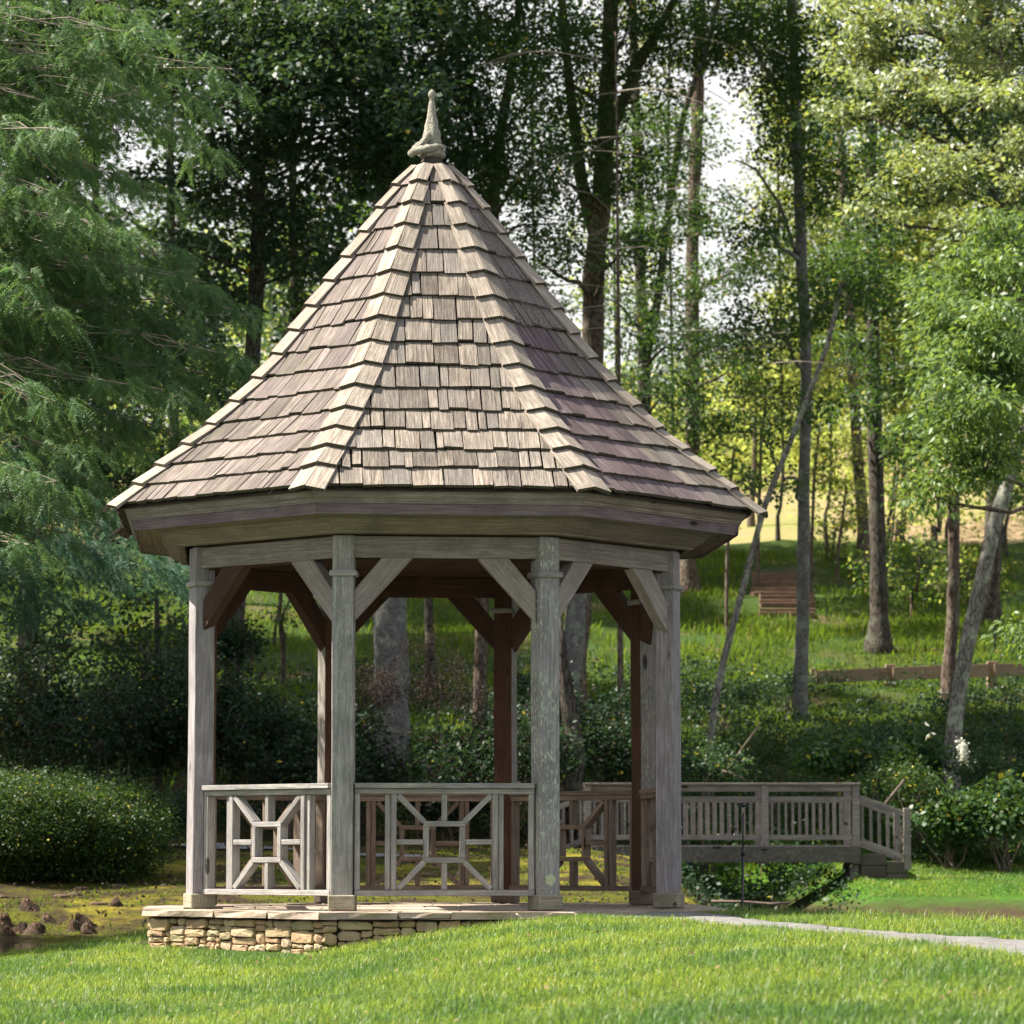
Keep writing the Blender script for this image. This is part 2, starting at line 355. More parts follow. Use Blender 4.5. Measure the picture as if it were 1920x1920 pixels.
def tube(pts, rad, n=8, wob=0.0, cap=True, squash=None):
    """verts, quads of a bent tapering tube"""
    pts = [Vector(p) for p in pts]; V = []; F = []
    ref = Vector((1, .13, .07))
    for i, p in enumerate(pts):
        a = pts[max(i - 1, 0)]; b = pts[min(i + 1, len(pts) - 1)]; d = (b - a).normalized()
        s = d.cross(ref).normalized(); q = d.cross(s)
        for j in range(n):
            th = 2 * PI * j / n; r = rad[i] * (1 + (wob * noise.noise(p * 2.1 + Vector((j * 3.7, 0, i * .4))) if wob else 0))
            V.append(p + s * math.cos(th) * r + q * math.sin(th) * r)
        if i:
            o = (i - 1) * n
            for j in range(n): F.append((o + j, o + (j + 1) % n, o + n + (j + 1) % n, o + n + j))
    if cap: F.append(tuple(range((len(pts) - 1) * n, len(pts) * n))); F.append(tuple(reversed(range(n))))
    return V, F
def spline(pts, rad, step):
    """catmull-rom resample"""
    P = [Vector(p) for p in pts]; out = []; ro = []
    for i in range(len(P) - 1):
        p0 = P[max(i - 1, 0)]; p1 = P[i]; p2 = P[i + 1]; p3 = P[min(i + 2, len(P) - 1)]
        k = max(1, int((p2 - p1).length / step))
        for j in range(k):
            t = j / k
            out.append(.5 * ((2 * p1) + (p2 - p0) * t + (2 * p0 - 5 * p1 + 4 * p2 - p3) * t * t + (3 * p1 - p0 - 3 * p2 + p3) * t ** 3))
            ro.append(rad[i] + (rad[i + 1] - rad[i]) * t)
    return out + [P[-1]], ro + [rad[-1]]

# ---------------------------------------------------------------- the land
LX = [-14, -4.3, -2.6, -1, -.4, .3, .8, 1.3, 2.2, 3.5, 6, 14]
LY = [-40, -18, -14, -11, -8, -5, -2.8, -1, 1, 4]
LZ = np.array([
 [-.8] * 12,
 [-.66, -.64, -.62, -.6, -.58, -.55, -.5, -.48, -.42, -.38, -.3, -.3],
 [-.6, -.57, -.55, -.5, -.46, -.42, -.36, -.3, -.22, -.16, -.12, -.12],
 [-.58, -.55, -.5, -.46, -.42, -.33, -.25, -.2, -.12, -.08, -.07, -.07],
 [-.57, -.53, -.46, -.42, -.38, -.27, -.18, -.12, -.08, -.07, -.06, -.06],
 [-.56, -.51, -.42, -.40, -.33, -.22, -.12, -.07, -.05, -.05, -.06, -.06],
 [-.56, -.50, -.38, -.37, -.28, -.17, -.09, -.045, -.04, -.05, -.06, -.06],
 [-.57, -.52, -.36, -.30, -.25, -.15, -.1, -.06, -.05, -.06, -.06, -.06],
 [-.62, -.52, -.26, -.2, -.2, -.2, -.2, -.15, -.06, -.06, -.06, -.06],
 [-1, -.9, -.6, -.6, -.6, -.6, -.6, -.6, -.5, -.4, -.4, -.4]])
def lerp_grid(x, y, X, Y, Z):
    x = np.asarray(x, float); y = np.asarray(y, float)
    i = np.clip(np.searchsorted(X, x) - 1, 0, len(X) - 2); j = np.clip(np.searchsorted(Y, y) - 1, 0, len(Y) - 2)
    X = np.asarray(X, float); Y = np.asarray(Y, float)
    a = np.clip((x - X[i]) / (X[i + 1] - X[i]), 0, 1); b = np.clip((y - Y[j]) / (Y[j + 1] - Y[j]), 0, 1)
    b = b * b * (3 - 2 * b) * .5 + b * .5
    return (Z[j, i] * (1 - a) + Z[j, i + 1] * a) * (1 - b) + (Z[j + 1, i] * (1 - a) + Z[j + 1, i + 1] * a) * b
def wav(x, y, s, ph=0):
    return (np.sin(x * s * 1.7 + ph + 1.3 * np.sin(y * s * 1.1)) + np.sin(y * s * 2.3 + ph * 2 + 1.7 * np.sin(x * s * 1.9 + 2))) * .5
def shore(x):
    return np.where(x > 2.0, 1.4 - (x - 2.0) * 2.75, 1.2 + .15 * (2 - x))
def h_near(x, y):
    x = np.asarray(x, float); y = np.asarray(y, float)
    z = lerp_grid(x, y, LX, LY, LZ) + wav(x, y, .9) * .012
    d = np.clip(y - shore(x), 0, 6)
    return np.maximum(z - d * d * .25 / (1 + d * .2), -1.6)
FX = [-40, -12, -7, -2, 2, 3.3, 4.0, 5, 6.1, 6.8, 9, 16, 60]
FY = [30, 38, 41.5, 43, 46, 50, 52.5, 54.2, 56, 60, 64, 68, 72, 78, 88, 97, 106, 116, 150, 250, 500]
def row(*a): return list(a)
FZ = np.array([
 [-1.4] * 13,
 [-1.0] * 13,
 row(-.5, -.5, -.52, -.55, -.58, -.7, -1, -1, -1, -1, -1, -1, -1),
 row(-.2, -.2, -.22, -.25, -.3, -.45, -.9, -1, -1, -1, -1, -1, -1),
 row(.15, .12, .1, 0, -.05, -.2, -.7, -1, -1, -1, -1, -1, -1),
 row(.55, .5, .45, .3, .25, .05, -.6, -1, -1, -.95, -.9, -.9, -.9),
 row(.7, .65, .6, .5, .4, .2, -.5, -1, -.95, -.72, -.66, -.66, -.6),
 row(.8, .75, .7, .55, .5, .28, -.45, -1, -.75, -.22, -.3, -.3, -.25),
 row(.9, .85, .8, .6, .55, .35, -.4, -1, -.3, .1, 0, 0, .1),
 row(1.2, 1.1, 1.0, .9, .9, .6, -.1, -.7, -.0, .3, .3, .35, .5),
 row(1.9, 1.8, 1.7, 1.6, 1.6, 1.5, 1.1, .9, 1.1, 1.3, 1.3, 1.3, 1.5),
 row(2.7, 2.6, 2.5, 2.5, 2.5, 2.5, 2.4, 2.3, 2.3, 2.4, 2.4, 2.4, 2.6),
 row(3.5, 3.4, 3.3, 3.3, 3.4, 3.4, 3.4, 3.4, 3.4, 3.4, 3.4, 3.4, 3.6),
 [4.5] * 13, [6.4] * 13, [8.2] * 13, [10.1] * 13, [11.4] * 13, [17.2] * 13, [33.0] * 13, [60.0] * 13])
def h_far(x, Y):
    x = np.asarray(x, float); Y = np.asarray(Y, float)
    return lerp_grid(x, Y, FX, FY, FZ) + wav(x, Y, .35) * np.clip((Y - 60) / 40, 0, 1) * .3 * (1 - .9 * np.exp(-((x - 9) / 5.0) ** 2 - ((Y - 96) / 12) ** 2)) * np.clip(1.4 - (Y - 60) / 120, .2, 1) + wav(x, Y, 1.3, 3) * np.clip((Y - 42) / 10, 0, 1) * .04
def gz(x, y):
    Y = y + 30.5
    return float(h_far(x, Y)) if Y > 34.5 else float(h_near(x, y))
def sheet(name, xs, ys, hf, mat, label=None, keep=None, off=0):
    X, Yg = np.meshgrid(xs, ys); Z = hf(X, Yg) + off
    V = np.stack([X, Yg, Z], -1).reshape(-1, 3); nx = len(xs); ny = len(ys)
    i = (np.arange(ny - 1)[:, None] * nx + np.arange(nx - 1)[None]).reshape(-1)
    F = np.stack([i, i + 1, i + nx + 1, i + nx], -1)
    if keep is not None:
        c = V[F].mean(1); F = F[keep(c[:, 0], c[:, 1])]
    o = npmesh2(name, V, F, mat); tag(o, label, None, None, 'structure')
    return o
HF = lambda x, y: h_far(x, y + 30.5)
sheet('lawn', np.arange(-14, 14.01, .2), np.arange(-40, 5.1, .2), h_near, 'lawn', 'green lawn sloping gently up to the gazebo')
sheet('mossy_bank', np.concatenate([np.arange(-30, -9, .8), np.arange(-9, 4.01, .2)]), np.arange(5, 33.01, .2), HF, 'moss', 'mossy ground beyond the pond behind the gazebo')
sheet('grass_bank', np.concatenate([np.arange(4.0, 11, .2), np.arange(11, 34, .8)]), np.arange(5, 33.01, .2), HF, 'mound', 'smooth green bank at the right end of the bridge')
sheet('hillside', np.arange(-60, 90.1, .6), np.concatenate([np.arange(33.0, 80, .5), np.arange(80, 90, 1)]), HF, 'hill', 'wooded grassy hillside rising behind the pond')
sheet('far_field', np.arange(-150, 200.1, 4), np.concatenate([[89.0], np.arange(92, 480, 8)]), HF, 'field', 'sunlit field beyond the crest of the hill')
wv = [(-60, -30, -.6), (60, -30, -.6), (60, 40, -.6), (-60, 40, -.6)]
tag(mesh('pond', [(-60, -3, -.6), (60, -12, -.6), (60, 30, -.6), (-60, 30, -.6)], [(0, 1, 2, 3)], 'water'), 'dark still pond behind the lawn', None, None, 'structure')

# gravel path from the gazebo entrance towards the camera
def onland(u, v, Y0=15.0, Y1=31.0):
    Y = Y1
    best = None
    for k in range(400):
        Y = Y0 + (Y1 - Y0) * k / 399; p = at(u, v, Y)
        if p.z < float(h_near(p.x, p.y)): return (p.x, p.y)
        best = (p.x, p.y)
    return best
FE = [(2.6, -1.2)] + [onland(u, v) for u, v in ((1345, 1716), (1400, 1723), (1500, 1734), (1600, 1744), (1750, 1755), (1920, 1766), (2150, 1782))]
NE = [(1.5, -2.9)] + [onland(u, v) for u, v in ((1260, 1727), (1330, 1734), (1430, 1744), (1560, 1756), (1720, 1772), (1920, 1797), (2200, 1836))]
def pl(P, t):
    k = min(int(t * (len(P) - 1)), len(P) - 2); f = t * (len(P) - 1) - k
    return (P[k][0] + (P[k + 1][0] - P[k][0]) * f, P[k][1] + (P[k + 1][1] - P[k][1]) * f)
V = []; F = []; nT, nS = 90, 10
for i in range(nT + 1):
    a = pl(NE, i / nT); c = pl(FE, i / nT)
    wob = .05 * math.sin(i * .9) + .04 * math.sin(i * 2.3)
    for j in range(nS + 1):
        s = j / nS; x = a[0] + (c[0] - a[0]) * s + (wob if j in (0, nS) else 0); y = a[1] + (c[1] - a[1]) * s
        V.append((x, y, float(h_near(x, y)) + .012 + .012 * math.sin(PI * s)))
        if i and j:
            o = (i - 1) * (nS + 1) + j - 1; F.append((o, o + 1, o + nS + 2, o + nS + 1))
tag(mesh('gravel_path', V, F, 'gravel', smooth=True), 'pale gravel path leading off to the right from the gazebo', None, None, 'structure')
def inpath(x, y):
    fe = np.interp(-y, [-p[1] for p in FE], [p[0] for p in FE]); ne = np.interp(-y, [-p[1] for p in NE], [p[0] for p in NE])
    return (x > ne + .03) & (x < fe - .03) & (y < -1.6)
# light path on the far bank
V = []; F = []
for i in range(61):
    u = -150 + i * 16; vv = 1566 + max(0, (u - 250)) * .055
    for j, dY in enumerate((0, .3, .6)):
        Y = 53.5 + dY * 1.6 - max(0, u - 200) * .004; p = at(u, vv, Y); z = float(h_far(p.x, Y)) + .03
        V.append((p.x, Y - 30.5, z))
        if i and j: o = (i - 1) * 3 + j - 1; F.append((o, o + 1, o + 4, o + 3))
tag(mesh('bank_path', V, F, 'pathfar', smooth=True), 'narrow grey path crossing the mossy bank behind the gazebo', None, None, 'structure')

# ---------------------------------------------------------------- gazebo
D0 = 4.74
def pol(r, k, z): a = R(D0 + k); return Vector((r * math.sin(a), -r * math.cos(a), z))
C22 = math.cos(R(22.5)); S22 = math.sin(R(22.5))
gaz = empty('gazebo', (0, 0, -.4), None, 'weathered octagonal timber gazebo with a tall curved cedar shingle roof on a stone base', 'gazebo')
# -- posts
NRM = {-67.5: -66, -22.5: -2.5, 22.5: 26.5, 67.5: 69, 112.5: 117, 157.5: 162, -157.5: -153, -112.5: -108}
PS = .19
def postmesh():
    bm = boxmesh(PS, PS, 1, .006); me = bpy.data.meshes.new('post'); bm.to_mesh(me); bm.free(); return me
for k, nr in NRM.items():
    c = pol(2.32, k, 0); back = abs(k) > 100
    mw = Matrix.Translation((c.x, c.y, 1.64)) @ Matrix.Rotation(R(nr), 4, 'Z')
    bm = boxmesh(PS, PS, 3.28, .006); bmesh.ops.subdivide_edges(bm, edges=[e for e in bm.edges if abs((e.verts[0].co - e.verts[1].co).z) > 2], cuts=8)
    for v in bm.verts: v.co.x += .002 * math.sin(v.co.z * 3 + k); v.co.y += .002 * math.sin(v.co.z * 2.3 + k)
    me = bpy.data.meshes.new('post'); bm.to_mesh(me); bm.free()
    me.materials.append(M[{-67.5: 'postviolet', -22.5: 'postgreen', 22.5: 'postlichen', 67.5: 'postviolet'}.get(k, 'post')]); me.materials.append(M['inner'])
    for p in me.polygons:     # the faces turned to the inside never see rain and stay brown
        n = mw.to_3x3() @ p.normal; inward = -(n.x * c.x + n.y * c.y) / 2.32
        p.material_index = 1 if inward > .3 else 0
    post = link(bpy.data.objects.new('post', me), gaz, mw)
    lm = 'post' if not back else 'inner'
    box('collar', mw @ Matrix.Translation((0, 0, 2.945 - 1.64)), PS + .055, PS + .055, .052, 'rail', post, .012)
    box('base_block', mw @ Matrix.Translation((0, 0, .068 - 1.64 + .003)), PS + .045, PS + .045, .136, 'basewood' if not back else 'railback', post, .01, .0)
# -- railings, beams, braces, cornice for each side
def side(k):
    t = pol(1, k + 90, 0); n = pol(1, k, 0)
    return t, n
half = 2.32 * S22
for k in (0, 45, 90, 135, 180, -135, -90, -45):
    t, n = side(k); ap = 2.32 * C22; up = Vector((0, 0, 1)); back = abs(k) > 60
    P = lambda s, z, o=0: n * (ap + o) + t * s + up * z
    # beams: weathered outside, dark inside
    bw = half - .04
    board('beam', P(-bw, 3.18, .055), P(bw, 3.18, .055), .05, .19, up, 'beam', gaz)
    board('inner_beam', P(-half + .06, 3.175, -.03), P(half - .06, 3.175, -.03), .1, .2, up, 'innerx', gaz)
    # braces
    for sgn in (-1, 1):
        e = half - .085 if k not in (0,) else half - .09
        a = P(sgn * e, 2.525); b0 = P(sgn * e, 2.80); c0 = P(sgn * (e - .515), 3.088); d0 = P(sgn * (e - .24), 3.088)
        T = .09; V = []
        mw = frame((a + c0) / 2, c0 - a, n); iv = mw.inverted()
        for off in (.045 - T * 0 + .02, -.045 + .02 - .02):
            for q in (a, b0, d0, c0): V.append(iv @ (q + n * off))
        F = [(0, 1, 2, 3), (7, 6, 5, 4), (0, 4, 5, 1), (1, 5, 6, 2), (2, 6, 7, 3), (3, 7, 4, 0)]
        if sgn < 0: F = [tuple(reversed(f)) for f in F]
        o = mesh('brace', V, F, ['beam', 'innerx'], gaz, mw)
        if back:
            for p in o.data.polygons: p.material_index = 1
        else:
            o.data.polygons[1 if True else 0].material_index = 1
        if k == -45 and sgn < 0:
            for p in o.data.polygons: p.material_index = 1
            o['label'] = 'dark brown rotting brace with a split end'
    # railing (the side at the path is the open entrance)
    if k != 45:
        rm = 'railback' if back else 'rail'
        rl = empty('railing', P(0, 0), gaz)
        e = half - .10
        board('top_rail', P(-e, 1.088, .01), P(e, 1.088, .01), .15, .045, up, rm, rl)
        board('sub_rail', P(-e, 1.04, .0), P(e, 1.04, .0), .11, .045, up, rm, rl)
        board('bottom_rail', P(-e, .155, .0), P(e, .155, .0), .12, .05, up, rm, rl)
        z0, z1 = .18, 1.017; dp = .1
        def stile(s, wd=.048, dep=dp, o=0): board('stile', P(s, z0, o), P(s, z1, o), dep, wd, t, rm, rl)
        stile(-e + .025); stile(e - .025)
        for sg in (-1, 1):
            stile(sg * .445, .048, dp); stile(sg * .4955, .046, dp * .72, .005 - .01)
        sq = .182; zc = (z0 + z1) / 2; q = sq - .024
        for sg in (-1, 1):
            board('frame_side', P(sg * q, zc - sq + .048), P(sg * q, zc + sq - .048), dp, .046, t, rm, rl)
            board('frame_side', P(-sq, zc + sg * q), P(sq, zc + sg * q), dp, .046, up, rm, rl)
            board('cross_bar', P(sg * (sq + .001), zc), P(sg * .42, zc), dp * .9, .046, up, rm, rl)
            board('short_bar', P(0, zc + sg * (sq + .001)), P(0, zc + sg * .4175), dp * .9, .046, t, rm, rl)
            for sh in (-1, 1):
                p0 = P(sg * (sq - .008), zc + sh * (sq - .008)); p1 = P(sg * .408, zc + sh * .408)
                board('diagonal_bar', p0, p1, dp * .96, .046, (p1 - p0).cross(n), rm, rl)
# -- floor of flagstones and the dry stone base
RB = 2.80
base = empty('stone_base', (0, 0, -.4), gaz)
flo = empty('floor', (0, 0, 0), gaz)
# core
V = []; F = []
for j, (z, r) in enumerate(((-.75, RB - .07), (-.075, RB - .07))):
    for i in range(8): V.append(pol(r, -67.5 + 45 * i, z))
F = [(i, (i + 1) % 8, 8 + (i + 1) % 8, 8 + i) for i in range(8)] + [tuple(range(8, 16))]
mesh('core', V, F, 'joint', base)  # core coloured dark to stand for the shadow in the stone joints
def stone(name, poly, depth, mw, mat, parent, inset=.012, lab=None):
    """poly: 2D outline in local x,z; faces +(-y)... outward is local -y"""
    n = len(poly); cx = sum(p[0] for p in poly) / n; cz = sum(p[1] for p in poly) / n; V = []; F = []
    for (dy, f) in ((depth, 1), (.012, 1.0), (0, None)):
        for p in poly:
            if f: V.append((p[0], dy + random.uniform(-.003, .003), p[1]))
            else:
                L = math.hypot(p[0] - cx, p[1] - cz) or 1; s = max(.3, 1 - inset / L)
                V.append((cx + (p[0] - cx) * s, random.uniform(-.012, .004), cz + (p[1] - cz) * s))
    V.append((cx, -random.uniform(.002, .016), cz))
    for r in range(2):
        for i in range(n): F.append((r * n + i, r * n + (i + 1) % n, (r + 1) * n + (i + 1) % n, (r + 1) * n + i))
    for i in range(n): F.append((2 * n + i, 2 * n + (i + 1) % n, 3 * n))
    return mesh(name, V, F, mat, parent, mw)
def outline(x0, x1, z0, z1, j=.012, cut=.25):
    w_, h_ = x1 - x0, z1 - z0; c = min(w_, h_) * cut
    r = lambda a=j: random.uniform(-a, a) * min(1, h_ / .08)
    pts = [(x0 + c * random.uniform(.3, 1.4), z0 + r(.4 * j)), (x1 - c * random.uniform(.3, 1.4), z0 + r(.4 * j)), (x1 + r(.3 * j), z0 + c * random.uniform(.3, 1.3)),
           (x1 + r(.3 * j), z1 - c * random.uniform(.3, 1.3)), (x1 - c * random.uniform(.2, 1.8), z1 + r(.4 * j)), ((x0 + x1) / 2 + r(w_ * .2), z1 + r(.5 * j)), (x0 + c * random.uniform(.2, 1.8), z1 + r(.4 * j)),
           (x0 + r(.3 * j), z1 - c * random.uniform(.3, 1.3)), (x0 + r(.3 * j), z0 + c * random.uniform(.3, 1.3))]
    return pts
for k in (-45, 0, 45, -90):
    t, n = side(k); hw = RB * S22; apb = RB * C22
    mw = frame(n * apb, t, (0, 0, 1))
    # stone faces look along local -y; frame gives y = z cross x
    yl = Vector((0, 0, 1)).cross(t); flip = yl.dot(n) > 0
    if flip: mw = mw @ Matrix.Rotation(PI, 4, 'Z')
    NS = int(2 * hw / .01); sky_ = [-.078] * NS; bottom = -.6
    while max(sky_) > bottom:
        top = max(sky_); i0 = sky_.index(top); i1 = i0
        while i1 < NS and sky_[i1] > top - .013: i1 += 1
        run = i1 - i0; h_ = random.choice((.04, .05, .06, .075, .09, .11, .065, .085)); ww = int((random.uniform(1.1, 3.6) * h_ + .03) * 100)
        if run - ww < 5: ww = run
        low = min(sky_[i0:i0 + ww])
        if ww <= 3: sky_[i0:i0 + ww] = [min(low, sky_[max(0, i0 - 1)], sky_[min(NS - 1, i0 + ww)]) - .001] * ww; continue
        if ww > 32: ww = 26 if run - 26 > 5 else ww // 2
        if ww < 8: h_ = min(h_, .06)
        z1 = low; z0 = z1 - h_
        ol = outline(-hw + i0 * .01 + .003, -hw + (i0 + ww) * .01 - .003, z0 + .003, z1 - .002, .02, .3)
        stone('stone', ol, .12, mw @ Matrix.Translation((0, random.uniform(-.014, .014), 0)), 'stone', base, random.uniform(.008, .02))
        sky_[i0:i0 + ww] = [z0] * ww
# flagstones: edge slabs then inner slabs
def slab(poly, z0, z1, parent, rough=.008, name='flagstone'):
    n = len(poly); V = []; ins = .006
    cx = sum(p[0] for p in poly) / n; cy = sum(p[1] for p in poly) / n
    for z, s in ((z0, 1), (z1 - .008, 1), (z1, None)):
        for p in poly:
            if s: V.append((p[0] - cx + random.uniform(-rough, rough), p[1] - cy + random.uniform(-rough, rough), z))
            else: V.append(((p[0] - cx) * .985, (p[1] - cy) * .985, z + random.uniform(-.0015, .0015)))
    F = [(r * n + i, r * n + (i + 1) % n, (r + 1) * n + (i + 1) % n, (r + 1) * n + i) for r in range(2) for i in range(n)] + [tuple(range(2 * n, 3 * n))]
    return mesh(name, V, F, 'flag', parent, Matrix.Translation((cx, cy, 0)))
RO, RI = RB + .075, RB - .33
for k in range(8):
    kk = -45 + 45 * k; cuts = [-1]
    while cuts[-1] < .8: cuts.append(cuts[-1] + random.uniform(.35, .62))
    cuts[-1] = 1; t, n = side(kk)
    Q = lambda r, s: n * (r * C22) + t * (s * r * S22)
    for a_, b_ in zip(cuts, cuts[1:]):
        m_ = (a_ + b_) / 2
        pts = [Q(RI, a_ + .006), Q(RO, a_ + .006), Q(RO + random.uniform(-.01, .012), a_ * .66 + b_ * .34), Q(RO + random.uniform(-.01, .012), a_ * .34 + b_ * .66), Q(RO, b_ - .006), Q(RI, b_ - .006)]
        slab([(p.x, p.y) for p in pts], -.058 + random.uniform(-.008, .006), random.uniform(-.006, .003), flo, .011)
GX = np.arange(-2.5, 2.51, .62)
for i in range(len(GX)):
    for j in range(len(GX)):
        x0, y0 = GX[i] + (.3 if j % 2 else 0), GX[j]; w_ = .61
        pts = []
        for (px, py) in ((x0, y0), (x0 + w_, y0), (x0 + w_, y0 + w_), (x0, y0 + w_)):
            px += .05 * math.sin(px * 9 + py * 7); py += .05 * math.sin(px * 5 + py * 11)
            pts.append((px, py))
        c = (sum(p[0] for p in pts) / 4, sum(p[1] for p in pts) / 4)
        if math.hypot(*c) < RI * C22 - .12:
            pts = [(c[0] + (p[0] - c[0]) * .98, c[1] + (p[1] - c[1]) * .98) for p in pts]
            slab(pts, -.07, -.006, flo, .002)

# -- cornice: fascia, mouldings, soffit per side
roof = empty('roof', (0, 0, 3.3), gaz)
def ring_piece(name, k, prof, mat, thick=None):
    """mitred piece of an octagonal moulding; prof = closed list of (corner radius, z)"""
    t, n = side(k); L = len(prof); V = []
    mid = n * (prof[0][0] * C22) + Vector((0, 0, prof[0][1])); mw = frame(mid, t, (0, 0, 1)); iv = mw.inverted()
    for s in (-1, 1):
        for r, z in prof:
            V.append(iv @ (n * (r * C22) + t * (s * (r * S22 - .0012)) + Vector((0, 0, z))))
    F = [(i, (i + 1) % L, L + (i + 1) % L, L + i) for i in range(L)] + [tuple(reversed(range(L))), tuple(range(L, 2 * L))]
    return mesh(name, V, F, mat, roof, mw)
for k in (0, 45, 90, 135, 180, -135, -90, -45):
    ring_piece('crown_molding', k, [(3.085, 3.612), (3.085, 3.598), (3.072, 3.585), (3.066, 3.565), (3.052, 3.55), (3.034, 3.54), (3.03, 3.522), (3.02, 3.516), (3.02, 3.505), (2.96, 3.505), (2.96, 3.612)], 'soffit' if k in (45,) else 'beam')
    ring_piece('fascia_board', k, [(3.008, 3.503), (2.998, 3.412), (2.97, 3.412), (2.97, 3.503)], 'fascia')
    ring_piece('soffit_board', k, [(2.968, 3.44), (2.968, 3.42), (2.845, 3.42), (2.845, 3.44)], 'soffit')
    ring_piece('soffit_board', k, [(2.842, 3.44), (2.842, 3.418), (2.70, 3.418), (2.70, 3.44)], 'soffit')
    ring_piece('bed_molding', k, [(2.74, 3.418), (2.74, 3.404), (2.725, 3.398), (2.70, 3.385), (2.66, 3.35), (2.60, 3.318), (2.57, 3.305), (2.565, 3.29), (2.50, 3.285), (2.50, 3.418)], 'soffit')
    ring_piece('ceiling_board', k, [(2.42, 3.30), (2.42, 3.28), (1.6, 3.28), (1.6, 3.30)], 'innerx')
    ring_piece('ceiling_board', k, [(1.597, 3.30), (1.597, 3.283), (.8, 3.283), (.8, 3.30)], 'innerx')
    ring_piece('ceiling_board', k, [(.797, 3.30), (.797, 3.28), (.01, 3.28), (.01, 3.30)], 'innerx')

# -- roof surface profile (hip radius, z) of the course ends
CRS = [(3.16, 3.628), (2.965, 3.81), (2.75, 3.995), (2.50, 4.2), (2.26, 4.405), (2.03, 4.633), (1.80, 4.87), (1.605, 5.11), (1.435, 5.35), (1.265, 5.59), (1.085, 5.84), (.90, 6.09), (.715, 6.345), (.545, 6.59), (.375, 6.82), (.21, 7.02), (.10, 7.2)]
V = []; F = []
for r, z in CRS:
    for i in range(8): V.append(pol(r - .03, -67.5 + 45 * i, z - .025))
for j in range(len(CRS) - 1):
    for i in range(8): F.append((j * 8 + i, j * 8 + (i + 1) % 8, j * 8 + 8 + (i + 1) % 8, j * 8 + 8 + i))
F.append(tuple(range(len(CRS) * 8 - 8, len(CRS) * 8))); F.append(tuple(reversed(range(8))))
mesh('roof_deck', V, F, 'joint', roof)
def quadslab(pts, thick):
    """pts: 4 top points (bl, br, tr, tl) as Vectors, gives verts/faces of a slab below them; face 0 = top, 1 = butt end"""
    n = (pts[1] - pts[0]).cross(pts[3] - pts[0]).normalized()
    V = list(pts) + [p - n * th for p, th in zip(pts, (thick, thick, .006, .006))]
    return V, [(0, 1, 2, 3), (4, 5, 1, 0), (5, 6, 2, 1), (6, 7, 3, 2), (7, 4, 0, 3), (7, 6, 5, 4)]
hiddenV = []; hiddenF = []
def put(name, pts, thick, mats, hidden=False):
    V, F = quadslab(pts, thick)
    if hidden:
        o = len(hiddenV); hiddenV.extend(V); hiddenF.extend([tuple(o + i for i in f) for f in F]); return
    mid = sum(pts, Vector()) / 4; x = (pts[1] - pts[0]).normalized(); nn = (pts[1] - pts[0]).cross(pts[3] - pts[0]).normalized()
    mw = frame(mid, x, nn); iv = mw.inverted()
    return mesh(name, [iv @ v for v in V], F, mats, roof, mw, mi=[0, 1, 0, 0, 0, 0])
nsh = 0
for k in (0, -45, 45, 90, -90, 135, -135, 180):
    t, n = side(k); hid = k not in (0, -45, 45)
    for c in range(len(CRS) - 2):
        r0, z0 = CRS[c]; r1, z1 = CRS[c + 1]
        a0, a1 = r0 * C22, r1 * C22
        sl = Vector((a1 - a0, z1 - z0)); sn = Vector((-sl.y, sl.x)).normalized()
        if sn.x < 0: sn = -sn
        ext = 1.0
        w0, w1 = r0 * S22, r1 * S22
        def pt(s, f, off):   # s across, f 0..1 up the course
            a = a0 + (a1 - a0) * f + sn.x * off; z = z0 + (z1 - z0) * f + sn.y * off
            return n * a + t * s + Vector((0, 0, z))
        s = -w0 + .03; first = True
        s += random.uniform(0, .1)
        s = -w0 + .03
        while s < w0 - .03:
            ww = random.uniform(.11, .27) if random.random() < .8 else random.uniform(.07, .12)
            if c == 0: ww *= 1.05
            e = s + ww
            if w0 - .03 - e < .07: e = w0 - .03
            gap = random.choice((.005, .009, .013, .019))
            jb = random.uniform(-.022, .022) * (.4 if c == 0 else 1); slp = random.uniform(-.018, .018); up_x = random.uniform(-.006, .006)
            x0, x1 = s + gap / 2, e - gap / 2
            fb = -.0 + jb / max(sl.length, .01); up_ = random.uniform(0, .006)
            lim = lambda f: (w0 + (w1 - w0) * f) - .03
            tl = max(x0 + slp * .3, -lim(1)); tr = min(x1 + slp * .3, lim(1))
            if tr - tl < .01: tl = tr = max(min((x0 + x1) / 2, lim(1)), -lim(1)); tl -= .006; tr += .006
            off = .034 + up_
            pts = [pt(x0, fb, off + up_x), pt(x1, fb + slp * .5, off - up_x), pt(tr, 1.0, .012), pt(tl, 1.0, .012)]
            # k axis: t points to +angle; order so that the top faces outward
            if (pts[1] - pts[0]).cross(pts[3] - pts[0]).dot(n) < 0: pts = [pts[1], pts[0], pts[3], pts[2]]
            mt = 'shingle'
            if k == -45: mt = 'shinglel'
            if k == 45:
                fr = (s + w0) / (2 * w0)
                mt = 'shinglep' if (fr < .5 - .03 * c + .12 and c < 9) else ('shinglel' if random.random() < .6 else 'shingle')
            h2 = hid or (nsh >= 300)
            if not h2: nsh += 1
            put('shingle', pts, .028, [mt, 'butt'], h2)
            s = e
